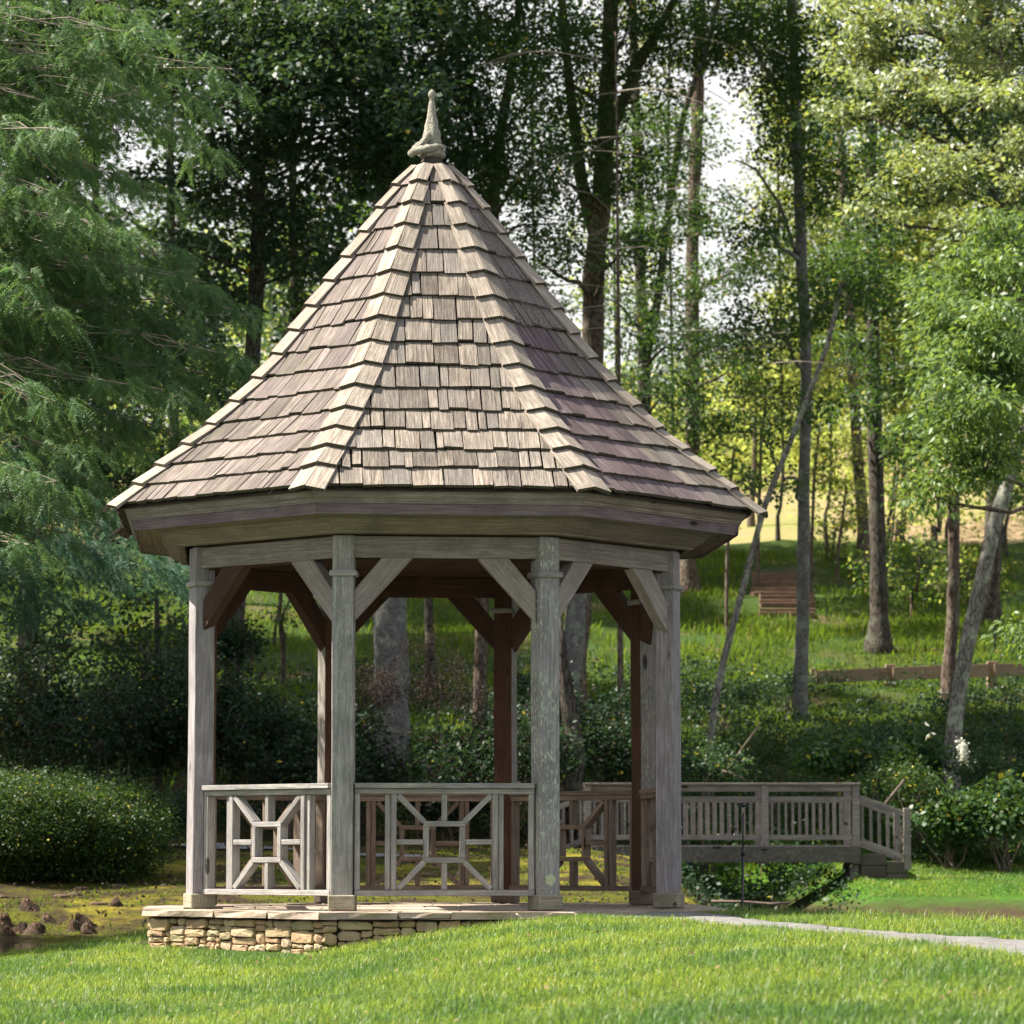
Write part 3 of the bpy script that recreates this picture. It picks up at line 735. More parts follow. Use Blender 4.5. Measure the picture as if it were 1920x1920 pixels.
# hip caps: two boards per course on every hip
for k in (-67.5, -22.5, 22.5, 67.5, 112.5, 157.5, -157.5, -112.5):
    hid = abs(k) > 100
    for c in range(len(CRS) - 2):
        r0, z0 = CRS[c]; r1, z1 = CRS[c + 1]
        if c == 0: r0 += .06; z0 -= .045
        for sg in (-1, 1):
            kf = k + sg * 22.5; t, n = side(kf); out = (n + Vector((0, 0, .8))).normalized()
            al = (pol(r1, k, z1) - pol(r0, k, z0)); across = t * (sg)   # away from the hip
            nf = al.cross(t).normalized()
            if nf.dot(n) < 0: nf = -nf
            # across direction in the face, square to the hip
            ac = nf.cross(al).normalized()
            if ac.dot(t) * sg < 0: ac = -ac
            wd = .152 * (1 if c < 11 else max(.45, 1 - (c - 10) * .13)) + random.uniform(-.006, .006)
            lift = .066 + random.uniform(0, .006); dz = Vector((0, 0, 1)) * 0
            hipout = (pol(1, k, 0) + Vector((0, 0, 1))).normalized()
            jb = random.uniform(-.012, .012)
            base0 = pol(r0, k, z0) + al.normalized() * jb
            p_a = base0 + nf * lift + hipout * .0; p_b = pol(r1, k, z1) + al.normalized() * .03 + nf * .03
            # push the ridge edge so both halves meet above the hip
            miter = math.tan(R(13)) * lift
            p_a -= ac * miter; p_b -= ac * miter * .5
            q_a = p_a + ac * (wd + miter); q_b = p_b + ac * (wd * .97 + miter)
            pts = [p_a, q_a, q_b, p_b]
            if (pts[1] - pts[0]).cross(pts[3] - pts[0]).dot(n) < 0: pts = [pts[1], pts[0], pts[3], pts[2]]
            put('hip_shingle', pts, .03, ['cap', 'butt'], hid)
tag(mesh('rear_shingles', hiddenV, hiddenF, 'shinglel', roof), None, None, None, 'stuff')
# -- finial
V = []; F = []; prof = [(.0, 7.13), (.11, 7.13), (.13, 7.16), (.125, 7.20), (.105, 7.225), (.085, 7.25), (.095, 7.29), (.088, 7.33), (.08, 7.38), (.068, 7.44), (.056, 7.50), (.046, 7.56), (.038, 7.62), (.028, 7.68), (.019, 7.715), (.024, 7.722), (.033, 7.735), (.037, 7.755), (.034, 7.775), (.024, 7.79), (.012, 7.798), (0.001, 7.812)]
NN = 20
for r, z in prof:
    for j in range(NN):
        a = 2 * PI * j / NN; rr = r
        if .03 < r and z < 7.6: rr *= 1 + .3 * noise.noise(Vector((math.cos(a) * 2, math.sin(a) * 2, z * 22)))
        V.append((rr * math.cos(a), rr * math.sin(a), z - 7.13))
for i in range(len(prof) - 1):
    for j in range(NN): F.append((i * NN + j, i * NN + (j + 1) % NN, (i + 1) * NN + (j + 1) % NN, (i + 1) * NN + j))
fin = mesh('finial', V, F, 'finial', roof, Matrix.Translation((0, 0, 7.145)), smooth=True)
for (pts, rad) in ((((-.2, -.06, 7.165), (-.17, -.12, 7.185), (-.09, -.145, 7.2), (.0, -.14, 7.215), (.06, -.12, 7.23)), (.03, .038, .04, .036, .02)),
                   (((-.17, -.08, 7.21), (-.11, -.11, 7.25), (-.05, -.1, 7.31), (-.03, -.08, 7.38)), (.03, .036, .032, .015)),
                   (((.13, -.02, 7.25), (.1, -.08, 7.24), (.02, -.12, 7.25)), (.016, .024, .02))):
    p, r = spline([Vector(q) for q in pts], rad, .02); V, F = tube(p, r, 10, .5)
    mesh('scroll', V, F, 'finial', roof, smooth=True)
# tiny loose twig resting on the shingles is skipped

# lichen rosette on the third post: a thin raised crust
c = pol(2.32, 22.5, 0); mw0 = Matrix.Translation((c.x, c.y, 0)) @ Matrix.Rotation(R(26.5), 4, 'Z') @ Matrix.Translation((0, -PS / 2 - .0015, 0))
M['lichen'] = simple('lichen_crust', (.42, .47, .3), .95, var=.35, sc=90)
V = [(0, -.003, .27)]; F = []
for i in range(26):
    a = 2 * PI * i / 26; r = .047 * (1 + .18 * math.sin(i * 2.9) + .1 * math.sin(i * 1.3)); V.append((r * math.cos(a), 0, .27 + r * 1.1 * math.sin(a)))
F = [(0, 1 + i, 1 + (i + 1) % 26) for i in range(26)]
mesh('lichen_patch', V, F, 'lichen', gaz, mw0)
#VEGETATION
# ---------------------------------------------------------------- vegetation helpers
def unit(a): return a / (np.linalg.norm(a, axis=-1, keepdims=True) + 1e-9)
def leafquads(c, per, crad, L, W, droop=.25, flat=.6, up=.7, lrand=.3, fold=.15):
    """c: (N,3) cluster centres -> quads (N*per,4,3), each leaf pointing away from its cluster centre"""
    N = len(c) * per; g = RNG.normal(size=(N, 3)); off = g * crad * np.array([1, 1, flat]) * .6
    p = np.repeat(c, per, 0) + off
    ax = unit(off * np.array([1, 1, .6]) / crad + RNG.normal(size=(N, 3)) * .5 + np.array([0, 0, -droop]))
    n = unit(RNG.normal(size=(N, 3)) * (1 - up) + np.array([-.15, -.1, up])); s = unit(np.cross(ax, n)); n = np.cross(s, ax)
    l = (L * (1 + RNG.uniform(-lrand, lrand, N)))[:, None]; w_ = W / L * l
    Q = np.stack([p, p + ax * l * .45 + s * w_ * .5 + n * w_ * fold, p + ax * l, p + ax * l * .45 - s * w_ * .5 + n * w_ * fold], 1)
    return Q
def inball(n, c, r, shell=.35):
    g = unit(RNG.normal(size=(n, 3))); k = RNG.uniform(0, 1, n) ** (1 / 3) * (1 - shell) + shell * RNG.uniform(.8, 1, n)
    return np.array(c) + g * k[:, None] * np.array(r)
def blobw(b):
    """(u, v, ru, rv, Y, rY) in photo pixels and metres -> centre, radii in metres"""
    u, v, ru, rv, Y, rY = b; p = at(u, v, Y); s = Y / FPX
    return np.array(p), np.array([ru * s, rY, rv * s])
def gb(u, Y, dz=0):
    p = at(u, 1596, Y); return Vector((p.x, p.y, gz(p.x, p.y) + dz))
def limb(parts, p0, p1, r0, r1, sag=.1, n=6, kink=.12):
    p0 = Vector(p0); p1 = Vector(p1); L = (p1 - p0).length; P = []
    for i in range(5):
        t = i / 4; q = p0.lerp(p1, t) + Vector([random.uniform(-1, 1) for _ in range(3)]) * L * kink * math.sin(PI * t) * .6
        q.z += sag * L * math.sin(PI * t) * .5; P.append(q)
    P, Rr = spline(P, [r0 + (r1 - r0) * i / 4 for i in range(5)], max(.25, L / 10))
    V, F = tube(P, Rr, n, 0, False); o = len(parts[0]); parts[0].extend(V); parts[1].extend([tuple(o + i for i in f) for f in F])
    return P
def tree(name, label, trunk, rad, bk, blobs, mat, per=26, crad=.32, L=.1, W=.06, dens=1.0, droop=.25, cat='tree', group=None, base=None, forks=(), flare=1.5, limbs=True, up=.7, wob=.25, twigs=4, flat=.6, mat2=None, canopy=0, clump=None, back=0):
    """trunk: [(u, v, Y)...] above the foot; base = (u, Y)"""
    trunk = [(u, v, Y + back) for u, v, Y in trunk]; blobs = [(*q[:4], q[4] + back, *q[5:]) for q in blobs]
    if base: base = (base[0], base[1] + back)
    b = gb(*base) if base else at(*trunk[0])
    root = empty(name, b, None, label, cat, group)
    P = ([b - Vector((0, 0, .4)), b + Vector((0, 0, .15)), b + Vector((0, 0, .9))] if base else []) + [at(*t) for t in trunk]
    Rr = ([rad[0] * flare * 1.25, rad[0] * flare, rad[0] * 1.08] if base else [])
    Rr += [rad[0] + (rad[1] - rad[0]) * i / max(1, len(trunk) - 1) for i in range(len(trunk))]
    PP, RR = spline(P, Rr, .5); V, F = tube(PP, RR, 12, wob); tr = mesh('trunk', V, F, bk, root, smooth=True)
    for fk in forks:
        pts, r0, r1 = fk; Q, q = spline([at(*t) for t in pts], [r0 + (r1 - r0) * i / (len(pts) - 1) for i in range(len(pts))], .5)
        V, F = tube(Q, q, 9, wob); mesh('branch', V, F, bk, root, smooth=True)
    allq = []; inner = []
    if L < .125 and trunk[0][2] > 59: L, W = L * 1.3, W * 1.4
    for bl in blobs:
        if 1318 < bl[0] < 1440 and 120 < bl[1] < 330: continue     # the open gap to the sky
        c, r = blobw(bl[:6]); nc = max(4, int((bl[6] if len(bl) > 6 else 1) * dens * DENS * PI * r[0] * r[2] / (.5 * L * W * per)))
        cc = inball(nc, c, r)
        if clump:    # leaf masses at branch ends; darker leaf colour between them stands in for shade
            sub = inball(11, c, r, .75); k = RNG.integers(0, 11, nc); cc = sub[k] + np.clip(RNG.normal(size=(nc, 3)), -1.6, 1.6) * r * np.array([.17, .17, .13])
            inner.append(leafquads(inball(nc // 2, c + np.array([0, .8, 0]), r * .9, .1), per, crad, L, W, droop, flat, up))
        allq.append(leafquads(cc, per, crad, L, W, droop, flat, up))
        if limbs:
            parts = ([], []); cv = Vector(c)
            best = min((p for p in PP), key=lambda p: (p - cv).length + max(0, p.z - cv.z + .3 * r[2]) * 3)
            Pl = limb(parts, best, cv, max(.025, min(.07, rad[1] * .5)), .018)
            for i in range(twigs): limb(parts, random.choice(Pl[len(Pl) // 3:]), cc[random.randrange(nc)], .014, .005, .05, 4)
            mesh('branch', parts[0], parts[1], bk, root, smooth=True)
    if canopy:   # the crown goes on above the frame
        tp = PP[-1]; zt = .9 + 1640 / 6048 * (tp.y + 30.5) + 3.4; cc = inball(int(115 * canopy), (tp.x, tp.y + 1.6, max(zt, tp.z + 1)), (5, 3.6, 2.7), .1); allq.append(leafquads(cc, 24, .75, .38, .26, droop, flat, up))
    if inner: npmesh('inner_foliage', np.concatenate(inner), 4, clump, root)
    if allq:
        Q = np.concatenate(allq)
        if mat2:
            k = RNG.random(len(Q)) < .3; npmesh('crown', Q[~k], 4, mat, root); npmesh('crown', Q[k], 4, mat2, root)
        else: npmesh('crown', Q, 4, mat, root)
    return root

DENS = 2.7
LEFTW = [(-13, 3, 11.5, 3.0), (-16, 8, 14, 3.4), (-13.5, 20, 14, 3.2), (-17, 24, 18, 4), (-14, 31, 18, 4), (-19, 38, 20, 4.2), (-16, 46, 22, 4.2), (-21, 54, 24, 4.4), (-18, 64, 26, 4.5), (-21, -9, 18, 3.4)]
# ---------------------------------------------------------------- trees
# broad dark oak left of the roof
tree('oak_tree', 'tall dark-leaved oak rising just left of the gazebo roof', [(450, 1130, 60), (470, 800, 60), (488, 520, 60), (492, 300, 60), (505, 60, 60), (520, -250, 60)], (.2, .1), 'barkdark',
     [(330, 60, 170, 120, 58, 2), (560, 70, 190, 130, 57, 2.2), (760, 90, 160, 150, 58, 2), (650, 230, 160, 90, 56, 1.8), (470, 250, 120, 80, 56, 1.6), (420, 130, 120, 90, 55, 1.6), (720, 300, 110, 70, 57, 1.5), (560, 370, 80, 50, 57, 1.4, .8),
      (590, 480, 70, 60, 58, 1.4, .8), (480, 440, 80, 60, 58, 1.4), (860, 220, 80, 110, 58, 1.5), (420, 560, 90, 50, 59, 1.5), (600, -170, 300, 120, 59, 3, .6), (300, -150, 220, 110, 59, 3, .6), (850, -120, 160, 110, 59, 2.5, .6), (640, 60, 120, 120, 55, 1.5), (760, 210, 100, 90, 55, 1.5), (520, 160, 100, 90, 54, 1.5), (430, 40, 110, 80, 55, 1.5), (330, 330, 80, 60, 58, 1.2, .7), (440, 350, 90, 60, 61, 1.5), (300, 470, 80, 50, 60, 1.4, .7), (730, 60, 70, 110, 58.5, 1.0, 1.1), (735, 240, 60, 90, 58.5, 1.0, 1.1)],
     'leaf_oak', per=30, L=.12, W=.075, dens=1.4, canopy=1, back=7, base=(437, 60), twigs=6)
tree('oak_tree', 'dark oak deep in the shade at the left edge beyond the cypress', [(60, 1200, 66), (70, 900, 66), (60, 500, 66), (50, 0, 66)], (.22, .12), 'barkdark',
     [(60, 700, 160, 120, 64, 2.5), (210, 640, 130, 90, 64, 2.5), (60, 450, 150, 120, 65, 2.5), (90, 200, 160, 140, 65, 2.5), (40, 930, 150, 110, 63, 2), (240, 850, 120, 90, 63, 2), (380, 690, 90, 80, 63, 2), (260, 1000, 100, 60, 62, 1.6, .7), (60, -50, 220, 140, 65, 3, .6)],
     'leaf_oak', per=26, L=.13, W=.08, dens=1.7, canopy=1, base=(60, 66))
tree('oak_tree', 'dense dark oak with bare grey limbs above the gazebo finial', [(930, 420, 68), (945, 250, 68), (975, 60, 68), (990, -200, 68)], (.13, .07), 'barkbrown',
     [(930, 150, 100, 120, 66, 1.8), (1000, 300, 90, 90, 66, 1.6), (880, 330, 80, 80, 66, 1.6), (1010, 60, 110, 90, 67, 2), (900, 20, 120, 90, 67, 2), (1040, 420, 70, 50, 67, 1.4, .8), (880, -150, 200, 100, 68, 2.5, .6)],
     'leaf_beech', per=24, L=.085, W=.052, dens=1.15, canopy=1, base=(905, 68), forks=[([(880, 320, 68), (872, 210, 68), (868, 100, 68)], .06, .03), ([(945, 250, 68), (1010, 180, 67), (1080, 120, 66)], .04, .015), ([(935, 340, 68), (880, 290, 68), (800, 270, 67)], .04, .012)])
# trunks of the wood on the right
tree('beech_tree', 'big grey beech trunk standing behind the middle of the gazebo', [(738, 1150, 67.5), (736, 700, 68), (728, 300, 69), (716, -200, 70)], (.36, .2), 'barkgrey',
     [(700, 330, 120, 90, 70, 2, .5)], 'leaf_beech', canopy=1, base=(741, 67), flare=1.15, L=.1, W=.06)
tree('young_tree', 'slim dark trunk just right of the grey beech behind the gazebo', [(810, 1140, 77), (806, 900, 77), (800, 500, 77)], (.11, .08), 'barkdark', [(800, 420, 80, 90, 76, 1.5)], 'leaf_beech', base=(812, 77))
tree('forked_tree', 'large dark tree right of the finial, forking into three limbs', [(1100, 1000, 72), (1116, 680, 72), (1120, 520, 72), (1132, 400, 72), (1140, 250, 72), (1150, 60, 72), (1152, -220, 72)], (.29, .15), 'barkbrown',
     [(1060, 130, 90, 100, 70, 2), (1180, 60, 100, 90, 70, 2), (1050, 330, 80, 70, 70, 1.6), (1180, 330, 70, 70, 70, 1.6), (1010, 480, 80, 50, 70, 1.6, .9), (1170, 480, 90, 50, 69, 1.6, .8), (1100, 230, 80, 70, 70, 1.6), (1290, 60, 90, 70, 70, 2), (1100, -140, 240, 100, 71, 3, .6), (1210, 180, 80, 50, 70, 1.5, .7)],
     'leaf_beech', per=24, L=.08, W=.05, dens=1.05, canopy=1, base=(1080, 72), flare=1.3,
     forks=[([(1124, 440, 72), (1098, 350, 72), (1085, 240, 71), (1068, 100, 71), (1050, -150, 71)], .17, .08), ([(1138, 290, 72), (1170, 200, 71), (1210, 110, 71), (1270, 0, 70), (1330, -120, 70)], .14, .06)], limbs=True, twigs=5)
tree('forked_tree', 'slim tree with two diverging stems right of the large forked tree', [(1218, 900, 90), (1214, 700, 90), (1208, 540, 90), (1204, 350, 90), (1196, 150, 90), (1190, -100, 90)], (.19, .12), 'barkdark',
     [(1260, 420, 70, 60, 88, 2), (1200, 240, 80, 60, 88, 2), (1180, 620, 80, 45, 88, 2, .8), (1300, 260, 70, 60, 88, 2, .8), (1250, 560, 70, 40, 88, 2, .8), (1290, 640, 90, 40, 88, 2), (1170, 720, 80, 25, 88, 2), (1140, 560, 60, 25, 88, 2), (1250, 740, 90, 22, 88, 2), (1230, 330, 60, 50, 88, 2), (1180, 450, 60, 40, 88, 2)],
     'leaf_beech', per=22, L=.095, W=.06, dens=1.0, canopy=1, base=(1222, 90), forks=[([(1216, 680, 90), (1240, 560, 90), (1262, 380, 90), (1290, 210, 89), (1335, 80, 89), (1360, -60, 89)], .13, .07)])
tree('straight_tree', 'tall straight trunk with a flared foot right of the gazebo eave', [(1304, 950, 96), (1305, 700, 96), (1305, 450, 96), (1314, 200, 96), (1320, -100, 96)], (.23, .17), 'barkbrown',
     [(1350, 520, 80, 50, 94, 2), (1290, 780, 90, 50, 94, 2), (1380, 700, 90, 50, 94, 2), (1350, 60, 100, 80, 94, 2.5), (1430, 40, 90, 70, 94, 2.5), (1250, 700, 80, 40, 94, 2), (1400, 640, 90, 22, 94, 2), (1330, 620, 70, 22, 94, 2), (1420, 800, 90, 24, 94, 2), (1340, 400, 60, 50, 94, 2), (1450, 480, 60, 60, 94, 2), (1330, 240, 60, 60, 94, 2, .7)],
     'leaf_beech', per=22, L=.105, W=.065, dens=1.0, canopy=1, base=(1297, 96), flare=1.9)
tree('straight_tree', 'dark straight trunk standing among shrubs left of the timber guard rail', [(1512, 1150, 72), (1514, 900, 72), (1518, 700, 72), (1508, 450, 72), (1498, 200, 72), (1485, -150, 72)], (.145, .11), 'barkgrey',
     [(1480, 250, 70, 80, 70, 1.6), (1440, 90, 100, 90, 70, 2), (1520, 110, 80, 90, 70, 2), (1440, 620, 90, 60, 70, 2, .8), (1560, 560, 80, 60, 70, 1.8, .8), (1430, 430, 60, 50, 70, 1.5, .7), (1500, 760, 90, 40, 70, 1.6, .5), (1440, -120, 200, 100, 71, 3, .6), (1480, 900, 60, 40, 69, 1.2, .35), (1560, 360, 60, 60, 70, 1.5)],
     'leaf_beech', per=22, L=.09, W=.055, dens=1.2, canopy=1, base=(1510, 72), flare=1.15,
     forks=[([(1500, 480, 72), (1466, 380, 71), (1425, 320, 71), (1385, 300, 70)], .05, .015), ([(1500, 230, 72), (1462, 165, 71), (1425, 100, 71), (1385, 20, 70)], .07, .025)])
tree('leaning_tree', 'thin pale lichened stem leaning right in front of the steps', [(1345, 1330, 66), (1368, 1220, 66), (1398, 1110, 66), (1440, 950, 66), (1488, 830, 66), (1518, 750, 66), (1560, 640, 66), (1585, 520, 66)], (.075, .045), 'barklich',
     [(1590, 520, 60, 60, 65, 1.2, .8), (1400, 900, 40, 24, 65, .8, .5), (1450, 830, 40, 24, 65, .8, .5)], 'leaf_beech', base=(1338, 66), L=.09, W=.055, flare=1.2)
tree('straight_tree', 'thick dark trunk with a wide foot behind the left post of the guard rail', [(1652, 1000, 84), (1645, 750, 84), (1640, 450, 84), (1640, 100, 84)], (.21, .15), 'barkdark',
     [(1650, 420, 80, 60, 82, 2), (1720, 560, 90, 60, 82, 2), (1600, 640, 80, 50, 82, 2, .8), (1700, 700, 80, 50, 82, 2, .8), (1640, 230, 110, 80, 82, 2.5), (1580, 500, 70, 50, 82, 2), (1660, 520, 80, 40, 82, 2), (1600, 760, 70, 30, 82, 2), (1720, 820, 70, 40, 82, 2)], 'leaf_beech', per=22, L=.1, W=.06, dens=1.0, canopy=1, base=(1660, 84), flare=1.8)
tree('straight_tree', 'slender dark trunk leaning slightly, farther back left of the thick trunk', [(1622, 950, 104), (1608, 750, 104), (1596, 500, 104), (1585, 300, 104), (1570, 50, 104)], (.19, .14), 'barkbrown',
     [(1560, 450, 80, 60, 103, 2), (1620, 850, 80, 50, 102, 2, .7), (1580, 700, 80, 50, 102, 2)], 'leaf_far', per=20, L=.13, W=.08, dens=.5, canopy=1, base=(1632, 104), mat2='leaf_beech')
tree('straight_tree', 'slender trunk beside the pale leaning trunk at the guard rail', [(1793, 1150, 75), (1796, 900, 75), (1800, 700, 75), (1795, 400, 75)], (.14, .1), 'barkbrown',
     [(1800, 800, 70, 60, 74, 1.5, .6), (1740, 900, 60, 50, 74, 1.5, .5)], 'leaf_beech', L=.1, W=.06, dens=.6, canopy=1, base=(1790, 75))
tree('leaning_tree', 'thick pale lichened trunk leaning right at the right edge', [(1800, 1330, 64), (1822, 1200, 64), (1868, 1000, 64), (1915, 840, 64), (1980, 600, 64), (2030, 300, 64)], (.165, .12), 'barklich',
     [], 'leaf_hickory', canopy=1, base=(1792, 64), flare=1.15, limbs=True)
tree('straight_tree', 'blackish trunk behind the pale leaning trunk near the right edge', [(1868, 1050, 90), (1872, 850, 90), (1860, 600, 90)], (.27, .2), 'barkdark', [(1870, 760, 80, 60, 88, 1.6), (1900, 900, 60, 50, 88, 1.6)], 'leaf_beech', base=(1868, 90), L=.1, W=.06)
tree('young_tree', 'thin bare pinkish sapling stem at the far right of the hill', [(1878, 1100, 84), (1880, 1000, 84), (1878, 900, 84)], (.035, .03), 'barkbrown', [], 'leaf_beech', base=(1878, 84), flare=1)
# hickory with large drooping leaves, right edge
tree('hickory_tree', 'bright green hickory with large drooping leaves at the right edge', [(1990, 1200, 60), (2000, 800, 60), (1990, 400, 60), (1980, 100, 60)], (.2, .12), 'barkbrown',
     [(1850, 560, 110, 70, 57, 1.6), (1780, 520, 60, 40, 58, 1.2), (1820, 740, 80, 40, 55, 1.0), (1870, 850, 70, 40, 56, 1.0), (1890, 680, 100, 60, 56, 1.4), (1800, 680, 70, 50, 57, 1.4), (1850, 790, 90, 50, 56, 1.3), (1900, 450, 90, 60, 57, 1.6), (1780, 600, 60, 40, 58, 1.4, .8), (1760, 790, 50, 60, 57, 1.2, .7), (1740, 920, 60, 30, 57, 1.0, .8), (1800, 870, 60, 40, 57, 1.0, .6), (1915, 1190, 35, 25, 55, .8, .8), (1890, 600, 60, 70, 55, 1.2)],
     'leaf_hickory', per=20, crad=.32, L=.145, W=.06, dens=1.55, clump='leaf_beech', droop=.75, canopy=1, base=(1985, 60), up=.55)
# white oak lit from above, upper right
tree('oak_tree', 'large oak at the upper right with pale sunlit leaf clusters', [(2040, 1100, 66), (2030, 700, 66), (1950, 350, 66), (1860, 60, 66), (1820, -200, 66)], (.25, .15), 'barkbrown',
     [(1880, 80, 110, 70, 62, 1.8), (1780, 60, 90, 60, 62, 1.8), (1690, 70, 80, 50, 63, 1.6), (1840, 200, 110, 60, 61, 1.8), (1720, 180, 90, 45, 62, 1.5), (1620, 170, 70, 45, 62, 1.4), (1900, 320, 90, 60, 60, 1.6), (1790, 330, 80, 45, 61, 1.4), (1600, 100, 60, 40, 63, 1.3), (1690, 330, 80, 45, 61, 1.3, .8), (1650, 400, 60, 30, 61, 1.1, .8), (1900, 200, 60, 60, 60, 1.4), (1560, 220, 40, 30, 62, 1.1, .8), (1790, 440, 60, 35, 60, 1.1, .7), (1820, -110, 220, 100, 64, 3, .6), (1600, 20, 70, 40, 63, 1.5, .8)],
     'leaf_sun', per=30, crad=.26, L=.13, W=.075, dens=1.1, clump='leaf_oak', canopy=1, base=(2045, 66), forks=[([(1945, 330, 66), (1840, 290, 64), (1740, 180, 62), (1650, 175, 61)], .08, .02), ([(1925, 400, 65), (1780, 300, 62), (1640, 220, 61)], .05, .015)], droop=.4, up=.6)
# long bare twigs arching through the centre crowns
parts = ([], [])
for i in range(46):
    u0 = random.uniform(880, 1480); v0 = random.uniform(60, 760); sg = random.choice((-1, 1)); ln = random.uniform(90, 260)
    if v0 < 330 and u0 > 1330: continue
    Yq = random.uniform(62, 68); P0 = at(u0, v0, Yq); P1 = at(u0 + sg * ln, v0 + random.uniform(0, 70), Yq + random.uniform(-2, 2))
    Pl = limb(parts, P0, P1, .014, .004, .18, 4, .04)
    for j in range(3): q = random.choice(Pl[3:]); limb(parts, q, q + (P1 - P0) * random.uniform(.15, .35) + Vector((0, 0, random.uniform(-.5, .2))), .006, .003, .1, 3, .05)
hm = empty('dead_hemlock', gb(1170, 69), None, 'thin dead hemlock with long arching bare grey twigs among the centre trunks', 'tree')
V, F = tube(spline([gb(1170, 66), at(1168, 900, 66), at(1164, 400, 66), at(1160, 60, 66)], [.07, .06, .05, .02], 1)[0], list(np.linspace(.07, .02, len(spline([gb(1170, 66), at(1168, 900, 66), at(1164, 400, 66), at(1160, 60, 66)], [.07, .06, .05, .02], 1)[0]))), 7, .2)
mesh('trunk', V, F, 'barkbrown', hm, smooth=True); tag(mesh('twigs', parts[0], parts[1], 'twigbark', hm), None, None, None, 'stuff')
# farther trees closing the wood behind
GW = 'tall trees closing the wood behind'
BW = [(40, 104, 'leaf_oak', 1.2, 'dark tree deep in the wood behind the cypress top'), (190, 112, 'leaf_oak', 1.2, 'dark tree in the wood just right of the cypress top'), (330, 100, 'leaf_oak', 1.3, 'dark tree in the wood left of the dark-leaved oak'), (560, 108, 'leaf_oak', 1.3, 'dark tree in the wood right of the dark-leaved oak'),
      (690, 102, 'leaf_oak', 1.25, 'dark tree in the wood left of the gazebo finial'), (835, 110, 'leaf_oak', 1.1, 'dark tree in the wood directly behind the gazebo finial'), (1010, 116, 'leaf_beech', .6, 'thin-crowned tree in the wood left of the forked tree'), (1160, 120, 'leaf_far', .5, 'thin-crowned tree in the wood between the two forked trees'),
      (1265, 112, 'leaf_far', .5, 'thin-crowned tree in the wood left of the flared trunk'), (1470, 118, 'leaf_far', 1.6, 'tree in the wood left of the guard rail trunk'), (1560, 122, 'leaf_far', 1.8, 'yellow-green tree in the wood right of the guard rail trunk'), (1680, 112, 'leaf_far', 1.8, 'tree in the wood behind the thick dark trunk'),
      (1790, 116, 'leaf_far', 2.0, 'yellow-green tree in the wood behind the hickory'), (1900, 108, 'leaf_beech', 2.2, 'green tree in the wood behind the right edge')]
for u, Y, mt, dn, lb in BW:
    bl = []
    for v in (-60, 70, 200, 330, 450, 560, 680):
        if mt == 'leaf_oak' or u > 1420 or v < 620: bl.append((u + random.uniform(-35, 35), v, random.uniform(75, 105), 75, Y, 2.5, random.uniform(.7, 1.2)))
    tree('woodland_tree', lb, [(u + 4, 900, Y), (u, 600, Y), (u - 5, 200, Y), (u + 8, -250, Y)], (.17, .1) if mt == 'leaf_oak' else (.06, .04), 'barkdark', bl, mt, per=22, crad=.5, L=.3 if mt == 'leaf_oak' else .2, W=.2 if mt == 'leaf_oak' else .13, dens=dn * (1.15 if mt == 'leaf_oak' else .62), base=(u, Y), group=GW, canopy=1 if mt == 'leaf_oak' else 0, twigs=2, mat2='leaf_beech' if mt == 'leaf_far' else None)
# the wood goes on past the left edge of the view
GL = 'trees of the wood beyond the left edge'
for i, (x, y, h, r) in enumerate(LEFTW):
    g0 = gz(x, y) if abs(x) < 12 or y > 5 else -.5; root = empty('woodland_tree', (x, y, g0), None, 'tree of the wood beyond the left edge, dark crown on a plain trunk', 'tree', GL)
    PP, RR = spline([Vector((x, y, g0 - .3)), Vector((x + .1, y, g0 + h * .5)), Vector((x, y, g0 + h))], [.26, .2, .08], .8); V, F = tube(PP, RR, 9, .2); mesh('trunk', V, F, 'barkdark', root, smooth=True)
    cc = inball(int(26 * r * r), (x, y, g0 + h - r * .8), (r, r, r * 1.1), .3); npmesh('crown', leafquads(cc, 22, .55, .3, .2), 4, 'leaf_oak', root)
tree('holly_tree', 'dark holly-like tree filling the gap below the cedar at the left edge', [(70, 1300, 60), (72, 1200, 60), (70, 1100, 60)], (.08, .04), 'barkdark',
     [(50, 1180, 110, 70, 60, 1.5), (160, 1210, 90, 60, 60, 1.5), (90, 1060, 100, 60, 61, 1.5), (210, 1120, 70, 50, 60, 1.2), (10, 1270, 70, 50, 60, 1.3)], 'leaf_oak', L=.1, W=.06, per=24, dens=.7, base=(72, 60), flare=1)
tree('holly_tree', 'dark holly-like tree just left of the first post under the eave', [(300, 1300, 61), (302, 1200, 61), (300, 1120, 61)], (.08, .04), 'barkdark',
     [(280, 1200, 80, 50, 61, 1.4), (340, 1160, 50, 60, 61, 1.2), (270, 1100, 70, 40, 61, 1.2, .7), (335, 1250, 60, 40, 60, 1.2)], 'leaf_oak', L=.1, W=.06, per=24, dens=.7, base=(300, 61), flare=1, mat2='leaf_beech')
# small trees seen between the posts
tree('sapling', 'thin forked sapling on the grassy slope seen between the left posts', [(530, 1150, 78), (533, 1110, 78), (528, 1070, 78)], (.06, .04), 'barkdark', [(540, 1150, 40, 20, 77, .6, .4)], 'leaf_beech', base=(535, 78), flare=1, forks=[([(531, 1165, 78), (545, 1135, 78), (556, 1110, 78)], .03, .02), ([(520, 1210, 78), (524, 1165, 78), (531, 1140, 78)], .035, .03)])
tree('dead_tree', 'dark mottled leaning stub behind the third post', [(1085, 1420, 58), (1072, 1330, 58), (1060, 1240, 58), (1048, 1150, 58)], (.17, .1), 'barkdark', [], 'leaf_beech', base=(1078, 58), flare=1.2, wob=.5)
tree('straight_tree', 'grey trunk seen between the third and fourth posts', [(1083, 1200, 66), (1092, 1080, 66), (1098, 950, 66)], (.2, .18), 'barkgrey', [], 'leaf_beech', base=(1070, 66), flare=1.1)
